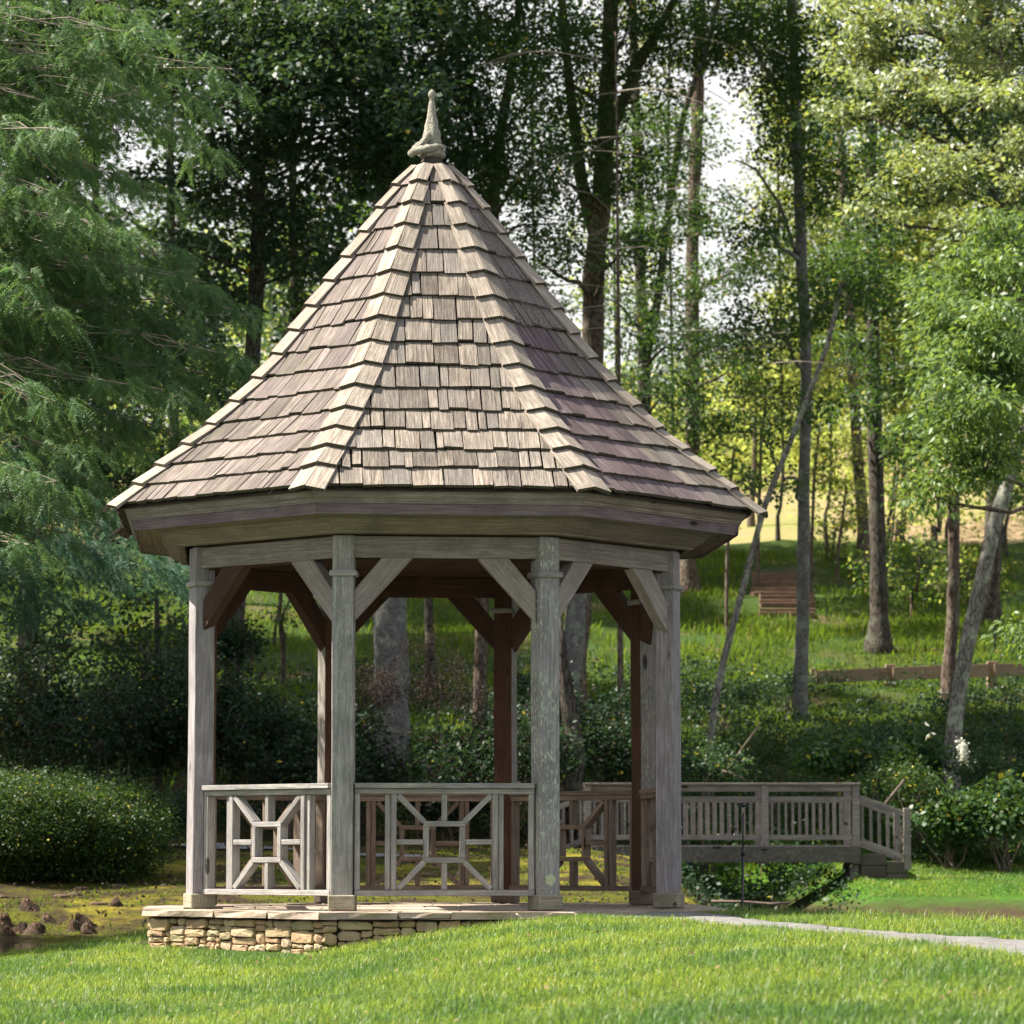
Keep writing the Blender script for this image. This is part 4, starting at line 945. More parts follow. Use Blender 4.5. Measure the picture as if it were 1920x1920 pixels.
tree('young_tree', 'slim pale trunk on the bright slope beyond the steps', [(1420, 900, 130), (1422, 780, 130), (1420, 700, 130)], (.12, .1), 'barkbrown', [(1420, 730, 50, 40, 128, 2)], 'leaf_far', base=(1420, 130), L=.16, W=.1)
tree('young_tree', 'slim pale trunk between the two darkest trunks of the hill', [(1700, 1000, 120), (1702, 850, 120), (1700, 700, 120)], (.12, .1), 'barkbrown', [(1700, 760, 60, 50, 118, 2)], 'leaf_far', base=(1700, 120), L=.16, W=.1)
tree('young_tree', 'thin trunk behind the hickory leaves at the back of the hill', [(1768, 1000, 110), (1765, 850, 110), (1770, 700, 110)], (.1, .08), 'barkbrown', [(1770, 800, 60, 50, 108, 2)], 'leaf_far', base=(1766, 110), L=.14, W=.09)
# understorey: layered leafy boughs in front of the bright field
K = [(1380, 860, 60, 30, 88), (1540, 820, 50, 40, 96), (1590, 930, 60, 40, 100), (1440, 760, 70, 40, 100), (1340, 930, 60, 40, 110), (1570, 1010, 50, 30, 104), (1690, 880, 60, 60, 98), (1730, 1050, 70, 50, 92), (1820, 1080, 80, 50, 96), (1660, 1070, 50, 30, 90)]
LB = ['small leafy tree by the gazebo eave on the bright slope', 'small leafy tree right of the straight trunk above the steps', 'round leafy sapling between the two trunks above the steps', 'leafy young tree above the head of the steps', 'low leafy tree glowing beyond the hill crest', 'low bush-like tree right of the head of the steps',
      'leafy young tree between the thick trunk and the hickory', 'dark leafy young tree behind the left guard rail post', 'dark leafy young tree behind the pale leaning trunk', 'small leafy tree in front of the thick dark trunk']
for (u, v, ru, rv, Y), lb in zip(K, LB):
    tree('understorey_tree', lb, [(u - 6, v + 60, Y), (u, v + 10, Y), (u + 3, v - 20, Y)], (.05, .03), 'barkbrown', [(u, v, ru, rv, Y, 1.6), (u + ru * .5, v + rv, ru * .7, rv * .6, Y - .5, 1.2), (u - ru * .6, v - rv * .9, ru * .6, rv * .6, Y, 1.2)],
         'leaf_far' if Y > 95 else 'leaf_beech', L=.11, W=.07, per=18, dens=.55, base=(u - 8, Y), flare=1, group='young trees under the tall trunks of the hill', mat2='leaf_beech' if Y > 95 else 'leaf_far')
# a far wood closing the view, seen only as one sunlit mass
def farwood(name, label, n, mat, urange, vtop, Yr, Lf=.32, per=40, low=1080):
    cs = []
    for i in range(n):
        Y = random.uniform(*Yr); u = random.uniform(*urange); vt = vtop(u) + random.uniform(-40, 60)
        v = vt + (low - vt) * random.random() ** 1.1; cs.append(at(u, v, Y))
    Q = leafquads(np.array(cs), per, 1.5, Lf, Lf * .65, .2, .7, .5)
    o = npmesh(name, Q, 4, mat); tag(o, label, None, None, 'stuff')
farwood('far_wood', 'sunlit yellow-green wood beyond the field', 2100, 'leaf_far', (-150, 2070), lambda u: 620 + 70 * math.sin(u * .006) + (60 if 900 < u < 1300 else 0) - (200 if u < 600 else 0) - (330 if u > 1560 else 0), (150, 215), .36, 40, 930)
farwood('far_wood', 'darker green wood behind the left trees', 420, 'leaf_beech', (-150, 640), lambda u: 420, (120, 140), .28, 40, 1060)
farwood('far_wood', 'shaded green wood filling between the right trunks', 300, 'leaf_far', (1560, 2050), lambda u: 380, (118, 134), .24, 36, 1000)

# bald cypress hanging in from the left: feathery sprays
def sprays(C, D, Ln, npair, nl, nw, droop=.35):
    """C start points (N,3), D directions, Ln lengths -> triangles"""
    N = len(C); out = []
    n = unit(RNG.normal(size=(N, 3)) * .45 + np.array([0, -.25, .8])); s = unit(np.cross(D, n)); n = np.cross(s, D)
    for j in range(npair):
        t = (j + .6) / npair
        p = C + D * (Ln * t)[:, None] - np.array([0, 0, 1]) * (Ln * t * t * droop)[:, None]
        l = nl * (1 - .45 * t) * (1 + RNG.uniform(-.25, .25, N))
        for sg in (-1, 1):
            d = unit(s * sg * .85 + D * .55 + n * RNG.uniform(-.25, .25, (N, 1)) - np.array([0, 0, .22]))
            sd = unit(np.cross(d, n + RNG.normal(size=(N, 3)) * .3))
            out.append(np.stack([p - sd * nw * .5, p + sd * nw * .5, p + d * l[:, None]], 1))
    # rachis
    e = C + D * Ln[:, None] - np.array([0, 0, 1]) * (Ln * droop)[:, None]
    out.append(np.stack([C - s * nw * .5, C + s * nw * .5, e], 1))
    return np.concatenate(out)
def conifer(name, label, tx, ty, h, boughs, mat, spr, bk='barkbrown', nl=.075, nw=.0085, npair=11, Ls=(.2, .38), trunkr=.22):
    root = empty(name, (tx, ty, gz(tx, ty)), None, label, 'tree')
    z0 = gz(tx, ty); P = [Vector((tx, ty, z0 - .3)), Vector((tx, ty, z0 + .4)), Vector((tx + .05, ty, z0 + h * .5)), Vector((tx, ty, z0 + h))]
    PP, RR = spline(P, [trunkr * 1.5, trunkr, trunkr * .6, .03], .5); V, F = tube(PP, RR, 10, .25); mesh('trunk', V, F, bk, root, smooth=True)
    allt = []
    for (u, v, Y, rz) in boughs:
        tip = at(u, v, Y); bz = tip.z + rz; st = Vector((tx, ty, min(z0 + h, max(z0 + 1, bz)))); parts = ([], [])
        Pl = limb(parts, st, tip, .015, .0035, .12, 6, .05); L = (tip - st).length
        C = []; Dv = []
        for i in range(int(spr * L / 7)):
            t = .1 + .9 * random.random() ** .75; kk = min(len(Pl) - 2, int(t * (len(Pl) - 1))); q = Pl[kk].lerp(Pl[kk + 1], random.random())
            dirb = (tip - st).normalized(); sd = dirb.cross(Vector((0, 0, 1))).normalized() * random.choice((-1, 1))
            reach = random.uniform(0, .7) * (1.15 - t * .8); dd = (dirb * random.uniform(.2, 1) + sd * random.uniform(0, 1) + Vector((0, 0, random.uniform(-.55, .2)))).normalized()
            q2 = q + dd * reach + Vector((0, 0, -.1 * reach + random.uniform(-.1, .1)))
            if i % 3 == 0: limb(parts, q, q2, .005, .0025, 0, 3)
            side_ = dd.cross(Vector((random.gauss(0, .3), random.gauss(0, .3), 1))).normalized()
            for j in range(7):
                a = (j - 3) / 3 * .95 + random.gauss(0, .1); C.append(q2 + Vector([random.gauss(0, .03) for _ in range(3)]))
                Dv.append((dd * math.cos(a) + side_ * math.sin(a) + Vector((0, 0, -.28 + random.gauss(0, .12)))).normalized())
        for i in range(5):
            q = random.choice(Pl[2:]); limb(parts, q, C[random.randrange(len(C))], .009, .003, 0, 4)
        mesh('branch', parts[0], parts[1], bk, root, smooth=True)
        C = np.array(C); Dv = np.array(Dv); allt.append(sprays(C, Dv, RNG.uniform(*Ls, len(C)), npair, nl, nw))
    npmesh('crown', np.concatenate(allt), 3, mat, root)
    return root
B = []
for v, ue in [(-260, 260), (-200, 330), (-140, 240), (-90, 300), (-30, 250), (20, 230), (60, 300), (110, 200), (130, 430), (170, 260), (190, 400), (230, 330), (260, 200), (290, 390), (330, 250), (360, 330), (400, 180), (440, 240), (480, 320), (500, 160), (530, 400), (560, 300), (590, 470), (620, 350), (640, 240), (670, 460), (700, 380), (730, 300), (760, 420), (790, 250), (820, 350), (850, 180), (880, 300), (910, 230), (950, 180), (1000, 140)]:
    B.append((ue + random.uniform(-20, 20), v, random.uniform(33.2, 36.5), random.uniform(.2, .9)))
    if random.random() < .5: B.append((ue * .45 + random.uniform(-40, 20), v + 22, random.uniform(32.4, 35), random.uniform(.2, .9)))
for v in range(-240, 1000, 75): B.append((-1350 + abs(v - 300) * .5 + random.uniform(-90, 90), v, random.uniform(33, 38), random.uniform(.2, .7)))
for v in range(-200, 1000, 110): B.append((-500 + random.uniform(-150, 150), v, random.uniform(38.2, 39.5), random.uniform(.2, .7)))
conifer('cypress_tree', 'feathery light green bald cypress reaching in from the left edge', -6.8, 4.4, 11.5, B, 'cyp', 92, nl=.06, nw=.011, Ls=(.16, .34), bk='twigbark')
B = [(u, v, Y, rz) for u, v, Y, rz in [(150, 900, 39, .6), (230, 960, 39, .5), (280, 1010, 39.5, .5), (330, 1060, 40, .5), (200, 1040, 39, .5), (120, 1010, 38.5, .5), (60, 960, 38.6, .5), (260, 1090, 40, .4), (100, 1090, 39, .4), (20, 1050, 38.5, .4), (170, 1130, 39.5, .4), (60, 1150, 39, .4), (350, 1000, 41, .6), (390, 1100, 42, .5)]]
conifer('cedar_tree', 'blue-green cedar with drooping boughs below the cypress', -8.2, 9.2, 7, B, 'cypblue', 90, nl=.05, nw=.012, Ls=(.15, .3))

# ---------------------------------------------------------------- shrubs
def shrub(name, label, u, v, ru, rv, Y, rY, mat, L=.07, W=.04, per=24, crad=.16, dens=1.0, group=None, cat='shrub', lumps=9, droop=.1, up=.55, mat2=None, smooth=False, m2=.12):
    c, r = blobw((u, v, ru, rv, Y, rY)); x, y = c[0], c[1]; g0 = gz(x, y); root = empty(name, (x, y, g0), None, label, cat, group)
    cs = []
    for i in range(lumps):
        a = random.uniform(0, 2 * PI); k = random.uniform(.1, 1.0) if not smooth else random.uniform(.2, .75)
        lc = np.array([x + math.cos(a) * k * r[0], y + math.sin(a) * k * r[1], c[2] + random.uniform(-.8, .7 if not smooth else .55) * r[2] * (1.15 - k)])
        lr = r * (random.uniform(.35, .55) if smooth else random.uniform(.18, .5)); n = int(dens * 60 * (lr[0] * lr[1] * lr[2] * 4.19) ** .6 / max(crad, .1) ** .8 * .35) + 3
        p = inball(n, lc, lr, .6); p[:, 2] = np.maximum(p[:, 2], g0 + .05); cs.append(p)
    if not smooth:      # stray shoots standing out of the outline
        for i in range(9):
            a = random.uniform(0, 2 * PI); k = random.uniform(.1, .9); b0 = np.array([x + math.cos(a) * k * r[0], y + math.sin(a) * k * r[1], c[2] + r[2] * (.75 - .6 * k)]); dv = np.array([random.uniform(-.4, .4), random.uniform(-.3, .3), random.uniform(.5, 1.)]) * random.uniform(.3, .6) * r[2]
            cs.append(b0 + dv * np.linspace(0, 1, 3)[:, None])
    cs = np.concatenate(cs); Q = leafquads(cs, per, crad, L, W, droop, .8, up)
    if mat2:
        k = RNG.random(len(Q)) < m2; npmesh('foliage', Q[~k], 4, mat, root); npmesh('foliage', Q[k], 4, mat2, root)
    else: npmesh('foliage', Q, 4, mat, root)
    parts = ([], [])
    for i in range(7): limb(parts, (x + random.uniform(-.1, .1), y + random.uniform(-.1, .1), g0 - .05), cs[random.randrange(len(cs))], .022, .006, 0, 5)
    mesh('stem', parts[0], parts[1], 'twig', root, smooth=True)
    return root
shrub('rounded_bush', 'big rounded azalea bush with a few yellow leaves at the left edge', 95, 1570, 222, 150, 47, 1.8, 'leaf_bush', .052, .028, 24, .11, 1.15, lumps=40, smooth=True)
shrub('rounded_bush', 'rounded azalea bush cut off by the left edge of the view', -90, 1560, 130, 120, 47.5, 1.5, 'leaf_bush', .06, .032, 22, .12, .9, lumps=14, smooth=True)
shrub('small_bush', 'small dark ball of a bush beside the first post', 318, 1520, 48, 50, 53, .6, 'leaf_shrub', .07, .03, 26, .12, .8, lumps=9, smooth=True)
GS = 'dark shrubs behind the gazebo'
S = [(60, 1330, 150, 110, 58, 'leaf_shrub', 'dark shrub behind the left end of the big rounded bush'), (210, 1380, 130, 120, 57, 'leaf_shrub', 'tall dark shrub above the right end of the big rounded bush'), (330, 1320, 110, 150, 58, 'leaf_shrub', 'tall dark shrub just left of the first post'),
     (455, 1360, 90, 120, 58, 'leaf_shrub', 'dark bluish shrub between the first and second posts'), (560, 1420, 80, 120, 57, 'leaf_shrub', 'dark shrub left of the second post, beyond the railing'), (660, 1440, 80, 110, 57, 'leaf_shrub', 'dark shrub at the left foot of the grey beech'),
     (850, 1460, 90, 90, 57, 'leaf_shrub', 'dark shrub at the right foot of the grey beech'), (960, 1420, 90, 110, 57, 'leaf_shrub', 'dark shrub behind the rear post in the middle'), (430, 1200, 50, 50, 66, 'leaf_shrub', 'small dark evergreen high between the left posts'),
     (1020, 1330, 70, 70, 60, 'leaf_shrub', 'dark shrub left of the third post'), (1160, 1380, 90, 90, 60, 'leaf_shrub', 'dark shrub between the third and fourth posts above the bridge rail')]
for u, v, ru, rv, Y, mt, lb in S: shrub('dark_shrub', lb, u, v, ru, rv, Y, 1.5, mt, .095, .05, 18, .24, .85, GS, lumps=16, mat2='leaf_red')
shrub('maple_shrub', 'purple-grey Japanese maple spreading across the beech trunk', 800, 1290, 130, 100, 57.5, 1.2, 'leaf_red', .05, .03, 22, .18, .75, lumps=9, up=.85)
shrub('maple_shrub', 'low purplish shrub left of the beech trunk', 690, 1390, 60, 90, 58.5, .8, 'leaf_red', .05, .03, 20, .18, .6, lumps=6, up=.85)
GR = 'shrubs on the bank beyond the bridge'
S = [(1330, 1420, 70, 60, 60, 'leaf_shrub', 'shrub above the bridge rail at the foot of the thin leaning stem'), (1450, 1390, 80, 50, 63, 'leaf_bush', 'shrub left of the dark straight trunk above the bridge'), (1560, 1400, 80, 60, 61, 'leaf_hyd', 'light green shrub above the right end of the bridge rail'),
     (1650, 1380, 70, 50, 63, 'leaf_shrub', 'dark shrub right of the straight trunk below the guard rail'), (1690, 1460, 80, 70, 59, 'leaf_bush', 'brownish shrub above the bridge end post'), (1790, 1520, 90, 70, 58.5, 'leaf_hyd', 'leafy green shrub right of the bridge ramp'),
     (1890, 1500, 80, 80, 58, 'leaf_hyd', 'leafy green shrub at the right edge above the bank'), (1850, 1420, 70, 50, 61, 'leaf_shrub', 'dark shrub right of the foot of the pale leaning trunk'), (1730, 1400, 60, 50, 61, 'leaf_hyd', 'shrub left of the foot of the pale leaning trunk'),
     (1880, 1365, 80, 30, 66, 'leaf_shrub', 'dark shrub below the guard rail at the right edge'), (1350, 1290, 90, 50, 70, 'leaf_shrub', 'dark low shrub on the slope left of the leaning stem'), (1480, 1270, 60, 40, 73, 'leaf_shrub', 'dark low shrub left of the guard rail end'),
     (1590, 1370, 70, 22, 69, 'leaf_shrub', 'dark low shrub directly below the guard rail'), (1730, 1372, 80, 22, 69, 'leaf_shrub', 'dark low shrub below the right part of the guard rail'), (1880, 1590, 70, 40, 59.5, 'leaf_bush', 'low olive shrub at the back edge of the green bank'), (1760, 1595, 60, 36, 60, 'leaf_bush', 'low olive shrub behind the bridge ramp')]
for u, v, ru, rv, Y, mt, lb in S: shrub('bank_shrub', lb, u, v + 16, ru, rv * .62, Y, 1.1, mt, .075 if mt != 'leaf_hyd' else .12, .04 if mt != 'leaf_hyd' else .08, 16, .2, .5, GR, lumps=12, mat2='leaf_hyd' if mt == 'leaf_shrub' else 'leaf_bush', m2=.45)
# blossom and pale leaf
fp = at(1812, 1408, 58.2); fl = empty('hydrangea_blossom', fp, None, 'creamy cone of hydrangea blossom beside the pale leaning trunk', 'flower')
V, F = tube([fp - Vector((0, 0, .18)), fp, fp + Vector((0, 0, .17))], [.045, .06, .012], 9, .3); mesh('cone', V, F, 'blossom', fl, smooth=True)
cp = np.array([fp + Vector((0, 0, z)) for z in np.linspace(-.15, .15, 7)]); tag(npmesh('petals', leafquads(cp, 26, .07, .045, .035, .1, 1, .3), 4, 'blossom', fl), None, None, None, 'stuff')
def bits(name, label, cat, pts, L, mat, per=20, cr=.05):
    o = npmesh(name, leafquads(np.array([at(*p) for p in pts]), per, cr, L, L * .7, .2, 1.2, .3), 4, mat); tag(o, label, cat)
bits('white_leaf', 'single pale whitish leaf among the shrubs', 'leaf', [(1752, 1372, 58.5)], .14, 'blossom', 4, .04)

# ---------------------------------------------------------------- ground cover and grass (stuff)
def scatter(n, u0, u1, Y0, Y1, side=0, prob=None):
    Y = RNG.uniform(Y0 ** 2, Y1 ** 2, n) ** .5; u = RNG.uniform(u0, u1, n); x = (u - 960) / FPX * Y + CAM.x; y = Y - 30.5
    z = h_far(x, Y)
    if prob is not None: k = RNG.random(n) < prob(x, Y, u); x, y, z = x[k], y[k], z[k]
    return x, y, z
def blades(x, y, z, h, wd, lean=.5, seg=2):
    N = len(x); b = np.stack([x, y, z], -1); a = RNG.uniform(0, 2 * PI, N); d = np.stack([np.cos(a), np.sin(a), 0 * a], -1)
    s = np.stack([-np.sin(a + RNG.uniform(-1, 1, N)), np.cos(a), 0 * a], -1); s = unit(s)
    hh = h * (1 + RNG.uniform(-.4, .4, N)); ln = np.abs(RNG.normal(size=N)) * lean
    up_ = np.array([0, 0, 1.])
    b1 = b + up_ * (hh * .55)[:, None] + d * (hh * ln * .22)[:, None]; tp = b + up_ * (hh * (1 - .25 * np.minimum(ln, 1.6)))[:, None] + d * (hh * ln * .8)[:, None]
    w2 = (wd * (1 + RNG.uniform(-.3, .3, N)))[:, None] * s * .5
    V = np.stack([b - w2, b + w2, b1 + w2 * .8, b1 - w2 * .8, tp], 1).reshape(-1, 3)
    return V, N
def bladeobj(name, label, x, y, z, h, wd, mat, lean=.5):
    V, N = blades(x, y, z, h, wd, lean); i = np.arange(N) * 5
    me = bpy.data.meshes.new(name); me.vertices.add(N * 5); me.vertices.foreach_set('co', V.reshape(-1).astype(np.float32))
    li = np.stack([i, i + 1, i + 2, i + 3, i + 3, i + 2, i + 4], -1).reshape(-1); me.loops.add(N * 7); me.loops.foreach_set('vertex_index', li.astype(np.int32))
    ls = np.stack([np.arange(N) * 7, np.arange(N) * 7 + 4], -1).reshape(-1); me.polygons.add(N * 2); me.polygons.foreach_set('loop_start', ls.astype(np.int32))
    me.update(); me.materials.append(M[mat]); o = link(bpy.data.objects.new(name, me)); tag(o, label, None, None, 'stuff'); return o
# lawn
n = 320000; Y = RNG.uniform(13.5 ** 1.5, 34 ** 1.5, n) ** (1 / 1.5); u = RNG.uniform(-260, 2180, n); x = (u - 960) / FPX * Y + CAM.x; y = Y - 30.5
k = (y < shore(x) + .4) & ~inpath(x, y) & ~((np.abs(x) < 2.7) & (np.abs(y) < 2.7) & (np.hypot(x, y) < 2.86))
x, y = x[k], y[k]; cl = .5 + .5 * wav(x * 1.0, y * 1.0, 2.3); k = RNG.random(len(x)) < (.72 + .28 * cl); x, y = x[k], y[k]
hv = (.045 + .028 * (.5 + .5 * wav(x, y, 1.3, 1)) + .02 * (RNG.random(len(x)) < .06))
bladeobj('grass', 'bright green lawn grass in front of the gazebo', x, y, h_near(x, y) - .004, hv, .0058, 'blade', 1.35)
n = 150; Y = RNG.uniform(15, 29, n); u = RNG.uniform(-40, 1960, n); x = (u - 960) / FPX * Y + CAM.x; y = Y - 30.5; k = (y < -3.2) & ~inpath(x, y); x, y = x[k], y[k]
tag(npmesh('fallen_leaves', leafquads(np.stack([x, y, h_near(x, y) + .05], -1), 1, .02, .034, .022, 0, .2, .8), 4, 'leaf_dry'), 'a few dry fallen leaves scattered over the lawn', None, None, 'stuff')
# tall tufts along the pond edge
n = 9000; x = RNG.uniform(-5, 6, n); y = shore(x) + RNG.uniform(-.6, .5, n); k = (np.hypot(x, y) > 2.95) & ~inpath(x, y); x, y = x[k], y[k]
bladeobj('edge_grass', 'longer grass along the edge of the pond', x, y, h_near(x, y), .10, .008, 'blade', 1.0)
x, y, z = scatter(90000, -80, 2000, 61, 112, 0, lambda x, Y, u: np.clip(.55 + .6 * wav(x, Y, .5, 2), .05, 1) * np.where((u > 1405) & (u < 1540) & (Y > 91.6) & (Y < 103), 0, 1) * np.where((u > 1500) & (Y > 72.5) & (Y < 78.4), 0, 1))
bladeobj('slope_grass', 'grass and weeds covering the wooded slope', x, y, z, .28, .03, 'blade_hill', .9)
x, y, z = scatter(42000, 1380, 2020, 71, 92.5, 0, lambda x, Y, u: np.clip(.6 + .5 * wav(x, Y, .9, 2), .1, 1))
bladeobj('slope_grass', 'short grass round the guard rail and the foot of the steps', x, y, z, .10, .022, 'blade_hill', 1.1)
x, y, z = scatter(40000, 1480, 2050, 47.5, 60, 0, lambda x, Y, u: (x > 5.6) * (h_far(x, Y) > -.25))
bladeobj('bank_grass', 'short green turf on the bank right of the bridge', x, y, z, .05, .013, 'blade', .6)
x, y, z = scatter(30000, -80, 1420, 41, 56, 0, lambda x, Y, u: (x < 3.9) * np.clip(.35 + .7 * wav(x, Y, 1.1, 5), 0, 1))
bladeobj('moss_tufts', 'sparse low moss and grass on the far bank', x, y, z, .035, .02, 'blade_hill', 1.2)
def cover(name, label, n, u0, u1, Y0, Y1, mat, L, W, per, cr, hgt, prob=None):
    x, y, z = scatter(n, u0, u1, Y0, Y1, 0, prob); c = np.stack([x, y, z + hgt * RNG.random(len(x)) ** 1.3 + .03], -1)
    o = npmesh(name, leafquads(c, per, cr, L, W, .1, .6, .6), 4, mat); tag(o, label, None, None, 'stuff')
cover('undergrowth', 'tangled dark green ground cover between the stream and the slope', 5200, -80, 2000, 57.5, 73, 'leaf_shrub', .1, .055, 14, .2, .45, lambda x, Y, u: np.clip(.7 + .5 * wav(x, Y, .8), .2, 1) * np.where((x > 6.0) & (Y < 60), 0, 1))
cover('undergrowth', 'dark ivy band across the slope by the guard rail', 3000, -80, 2000, 73, 81, 'leaf_shrub', .1, .06, 12, .25, .35, lambda x, Y, u: np.clip(.4 + .6 * wav(x, Y, .5, 4), 0, 1))
cover('undergrowth', 'lighter weeds mixed through the bank beyond the bridge', 1800, 1250, 2000, 59.5, 70, 'leaf_hyd', .12, .07, 12, .22, .5, lambda x, Y, u: np.clip(.3 + .8 * wav(x, Y, 1.2, 9), 0, 1))
cover('undergrowth', 'shaded plants lining the stream under the bridge', 420, 1260, 1640, 50, 60, 'leaf_shrub', .08, .05, 14, .2, .25, lambda x, Y, u: ((x < 4.9) | (x > 6.0)) * (x < 6.6) * (h_far(x, Y) > -.95) * 1.0)
cover('leaf_litter', 'fallen brown leaves on the mossy bank', 1500, -80, 1350, 41.5, 56, 'leaf_red', .06, .04, 3, .15, .01, None)

# cypress knees along the water on the left
GK = 'cypress knees along the far pond edge'
KL = [(8, 42.0, .34, 'tall reddish cypress knee at the left edge of the water'), (45, 41.6, .26, 'rounded brown cypress knee second from the left edge'), (70, 41.5, .3, 'pointed rusty cypress knee beside the rounded brown one'), (100, 42.2, .2, 'low dark cypress knee'), (62, 42.8, .3, 'reddish pointed knee standing behind the others'),
      (148, 41.8, .26, 'grey cypress knee midway to the stone base'), (168, 42.0, .3, 'rust-topped cypress knee midway to the stone base'), (180, 41.6, .24, 'broad cypress knee nearest the stone base'), (22, 41.3, .22, 'blackish knee right at the water'), (230, 43.4, .2, 'upright dark knee behind the lawn crest'), (215, 43.6, .12, 'small round brown knee near the stone base')]
for u, Y, hh, lb in KL:
    b = gb(u, Y); V = []; F = []; n = 10; rings = 6
    for i in range(rings + 1):
        t = i / rings; r = hh * .5 * (1 - t * .9) ** .8 + .01
        for j in range(n):
            a = 2 * PI * j / n; rr = r * (1 + .75 * noise.noise(Vector((math.cos(a) * 1.4 + u, math.sin(a) * 1.4, t * 2.5))))
            V.append((rr * math.cos(a) * 1.3 + t * .06 * math.sin(u), rr * math.sin(a) + .05 * t * math.cos(u), -.1 + t * (hh * .48 + .1) * (1 + .3 * noise.noise(Vector((math.cos(a) * 2, math.sin(a) * 2 + u, 0))))))
        if i: F += [((i - 1) * n + j, (i - 1) * n + (j + 1) % n, i * n + (j + 1) % n, i * n + j) for j in range(n)]
    F.append(tuple(rings * n + j for j in range(n)))
    M.setdefault('knee', bark('knee_bark', (.045, .035, .028), (.16, .09, .055), (.07, .065, .045), .6, 14))
    tag(mesh('cypress_knee', V, F, 'knee', None, Matrix.Translation(b), smooth=True), lb, 'tree root', GK)
RK = [(120, 44.3, 'flat brown stone on the moss straight above the knees'), (145, 44.5, 'grey stone beside the flat brown stone'), (190, 43.6, 'round pale stone near the stone base'), (232, 45.5, 'grey stone on the moss left of the first post'), (160, 45.2, 'long low stone on the upper moss'), (10, 44.2, 'orange-brown stone at the left edge'), (185, 48.8, 'dark stone at the foot of the rounded bush')]
for u, Y, lb in RK:
    b = gb(u, Y); bm = bmesh.new(); bmesh.ops.create_icosphere(bm, subdivisions=2, radius=random.uniform(.07, .11))
    for v_ in bm.verts: v_.co = Vector((v_.co.x * 1.5, v_.co.y, v_.co.z * .5)) * (1 + .35 * noise.noise(v_.co * 9 + Vector((u, 0, 0))))
    me = bpy.data.meshes.new('rock'); bm.to_mesh(me); bm.free(); me.materials.append(M['rock'])
    tag(link(bpy.data.objects.new('rock', me), None, Matrix.Translation(b)), lb, 'stone', 'stones on the mossy bank')

# ---------------------------------------------------------------- footbridge
br = empty('footbridge', (at(1360, 1588, 56.7).x, 26.2, .55), None, 'weathered timber footbridge with baluster railings over the stream', 'bridge')
BZ = .594; UPV = Vector((0, 0, 1))
def bx(u): return at(u, 1588, 56).x
PX = [bx(1108), bx(1276), bx(1441), bx(1612)]; YN = 25.5; YF = 26.95
for side_, yy in (('near', YN), ('far', YF)):
    for x in PX: box('post', Matrix.Translation((x, yy, (1.66 + .3) / 2)), .125, .11, 1.36, 'bridge', br, .006)
    board('cap_rail', (PX[0] - .07, yy - .01, 1.675), (PX[3] + .07, yy - .01, 1.675), .17, .036, UPV, 'bridge', br)
    board('side_beam', (PX[0] - .1, yy - (.09 if yy == YN else -.09), .46), (PX[3] + .06, yy - (.09 if yy == YN else -.09), .46), .06, .27, UPV, 'darkbeam', br)
    for a, b_ in zip(PX, PX[1:]):
        board('upper_rail', (a + .065, yy, 1.61), (b_ - .065, yy, 1.61), .04, .085, UPV, 'bridge', br)
        board('middle_rail', (a + .065, yy, 1.415), (b_ - .065, yy, 1.415), .06, .085, UPV, 'bridge', br)
        board('lower_rail', (a + .065, yy, .755), (b_ - .065, yy, .755), .06, .085, UPV, 'bridge', br)
        nb = round((b_ - a) / .125) - 1
        for i in range(nb):
            x = a + (b_ - a) * (i + 1) / (nb + 1); box('baluster', Matrix.Translation((x, yy, 1.085)), .04, .04, .576, 'bridge', br, 0)
for i in range(int((PX[3] - PX[0] + .2) / .15)):
    x = PX[0] - .1 + .075 + i * .15; box('deck_board', Matrix.Translation((x, (YN + YF) / 2, .60)), .14, 1.62, .04, 'bridge', br, .004)
# ramps with stepped timbers at both ends
for sg, xe in ((1, PX[3]), (-1, PX[0])):
    dx = .80 * sg
    for yy in (YN + .02, YF):
        zt = 1.2; x2 = xe + dx + sg * .08
        box('post', Matrix.Translation((x2, yy, .73)), .12, .11, 1.06, 'bridge', br, .006)
        board('ramp_rail', (xe + sg * .07, yy, 1.44), (x2 - sg * .06, yy, 1.16), .05, .09, UPV, 'bridge', br)
        board('ramp_rail', (xe + sg * .07, yy, .70), (x2 - sg * .06, yy, .42), .05, .09, UPV, 'bridge', br)
        for i in range(5):
            t = (i + .8) / 6; x = xe + (x2 - xe) * t; box('baluster', Matrix.Translation((x, yy, 1.07 - .28 * t)), .04, .04, .66, 'bridge', br, 0)
    for q_ in range(3): box('step', Matrix.Translation((xe + sg * .29, (YN + YF) / 2, .37 - .205 * q_)), .44, 1.5, .2, 'tie', br, .015)
    for q_ in range(2): box('step', Matrix.Translation((xe + sg * .70, (YN + YF) / 2, .235 - .205 * q_)), .37, 1.5, .2, 'tie', br, .015)
    box('support_pier', Matrix.Translation((xe - sg * .02, (YN + YF) / 2, -.2)), .16, 1.3, 1.0, 'bridge', br, .01)
p = at(1470, 1692, 52); q = at(1395, 1692, 52.2)
V, F = tube([at(1340, 1690, 49.5), at(1400, 1691, 49.5), at(1450, 1695, 49.5), at(1488, 1693, 49.5)], [.02, .022, .022, .018], 8, .3)
tag(mesh('fallen_pole', V, F, 'twig', smooth=True), 'thin fallen pole lying across the stream under the bridge', 'fallen branch')
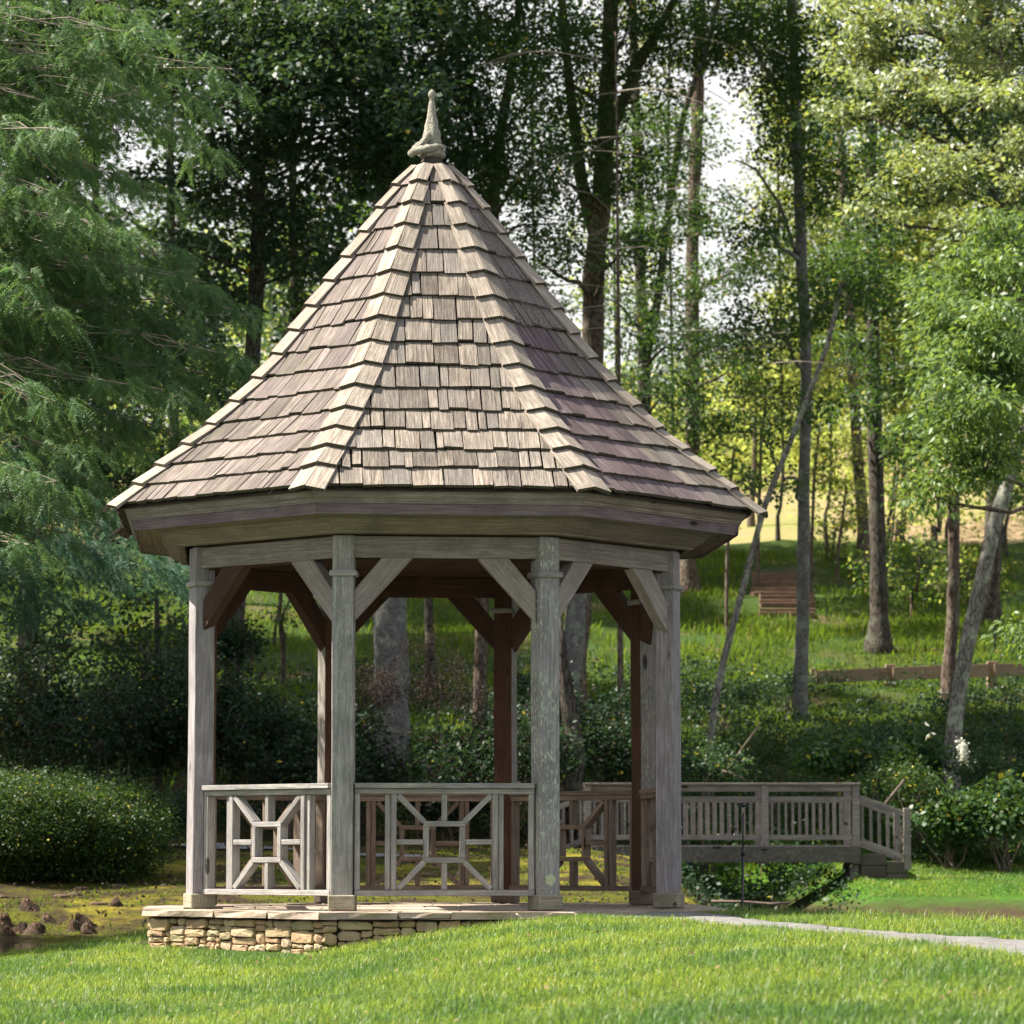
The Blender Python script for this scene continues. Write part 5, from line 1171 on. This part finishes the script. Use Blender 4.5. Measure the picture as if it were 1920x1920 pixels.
# black pole with a ball at the path
b = gb(1396, 30.6); pole = empty('black_pole', b, None, 'thin black metal pole with a ball top beside the path', 'pole')
tp = at(1400, 1524, 30.6); V, F = tube([b + Vector((0, 0, -.2)), b + (tp - b) * .3, b + (tp - b) * .72], [.014, .0135, .013], 8); mesh('lower_tube', V, F, 'iron', pole, smooth=True)
V, F = tube([b + (tp - b) * .7, tp], [.0085, .0085], 8); mesh('upper_tube', V, F, 'iron', pole, smooth=True)
V, F = tube([b + (tp - b) * .68, b + (tp - b) * .74], [.018, .018], 8); mesh('collar', V, F, 'iron', pole, smooth=True)
bm = bmesh.new(); bmesh.ops.create_uvsphere(bm, u_segments=16, v_segments=10, radius=.026); me = bpy.data.meshes.new('ball'); bm.to_mesh(me); bm.free(); me.materials.append(M['iron']); me.polygons.foreach_set('use_smooth', [True] * len(me.polygons))
link(bpy.data.objects.new('ball', me), pole, Matrix.Translation(at(1400, 1509, 30.6)))
# timber guard rail on the slope
gr = empty('guard_rail', gb(1700, 78), None, 'low reddish timber guard rail running to the right edge of the slope', 'fence')
pts = [(1530, 1276), (1675, 1269), (1865, 1263), (2070, 1256)]
for i, (u, v) in enumerate(pts):
    p = at(u, v - 4, 78); w_ = .25 if i else .1; g_ = gz(p.x, p.y); hgt = p.z + .24 - g_ + .3
    box('post', Matrix.Translation((p.x, p.y - .1, g_ - .3 + hgt / 2)), .24 if i else .12, .2, hgt, 'fence', gr, .01)
for (a, b_) in zip(pts, pts[1:]): board('rail', at(a[0] + 6, a[1] - 6, 77.75), at(b_[0] - 6, b_[1] - 6, 77.75), .08, .31, UPV, 'fence', gr)
# garden steps on the slope
st = empty('garden_steps', gb(1470, 97), None, 'flight of reddish timber steps climbing the grassy slope', 'steps')
for i in range(13):
    Y = 92.0 + i * .76; lo = i < 6; c = gb(1487 if lo else 1464, Y); wd = (1.62 if lo else 1.42) + random.uniform(-.05, .05)
    box('step', Matrix.Translation((c.x + random.uniform(-.03, .03), c.y, c.z + .05)), wd, .14, .19, 'step', st, .012, key=False)
    box('tread', Matrix.Translation((c.x, c.y + .40, c.z + .055)), wd * .99, .66, .17, 'tread', st, .01)
# dead branches
for pts, r, lb in (([(1430, 1360, 60), (1400, 1400, 60), (1372, 1440, 59.8), (1352, 1462, 59.8)], .02, 'long bare brown branch leaning above the bridge rail'), ([(1660, 1515, 57.5), (1680, 1490, 57.5), (1702, 1462, 57.5)], .025, 'short curved dead branch above the bridge ramp'), ([(1360, 1445, 59), (1385, 1452, 59), (1410, 1466, 59)], .015, 'short bare twig just above the bridge rail')):
    P, q = spline([at(*p) for p in pts], [r, r, r * .8, r * .6][:len(pts)], .2); V, F = tube(P, q, 6, .3)
    tag(mesh('dead_branch', V, F, 'twig', smooth=True), lb, 'branch')
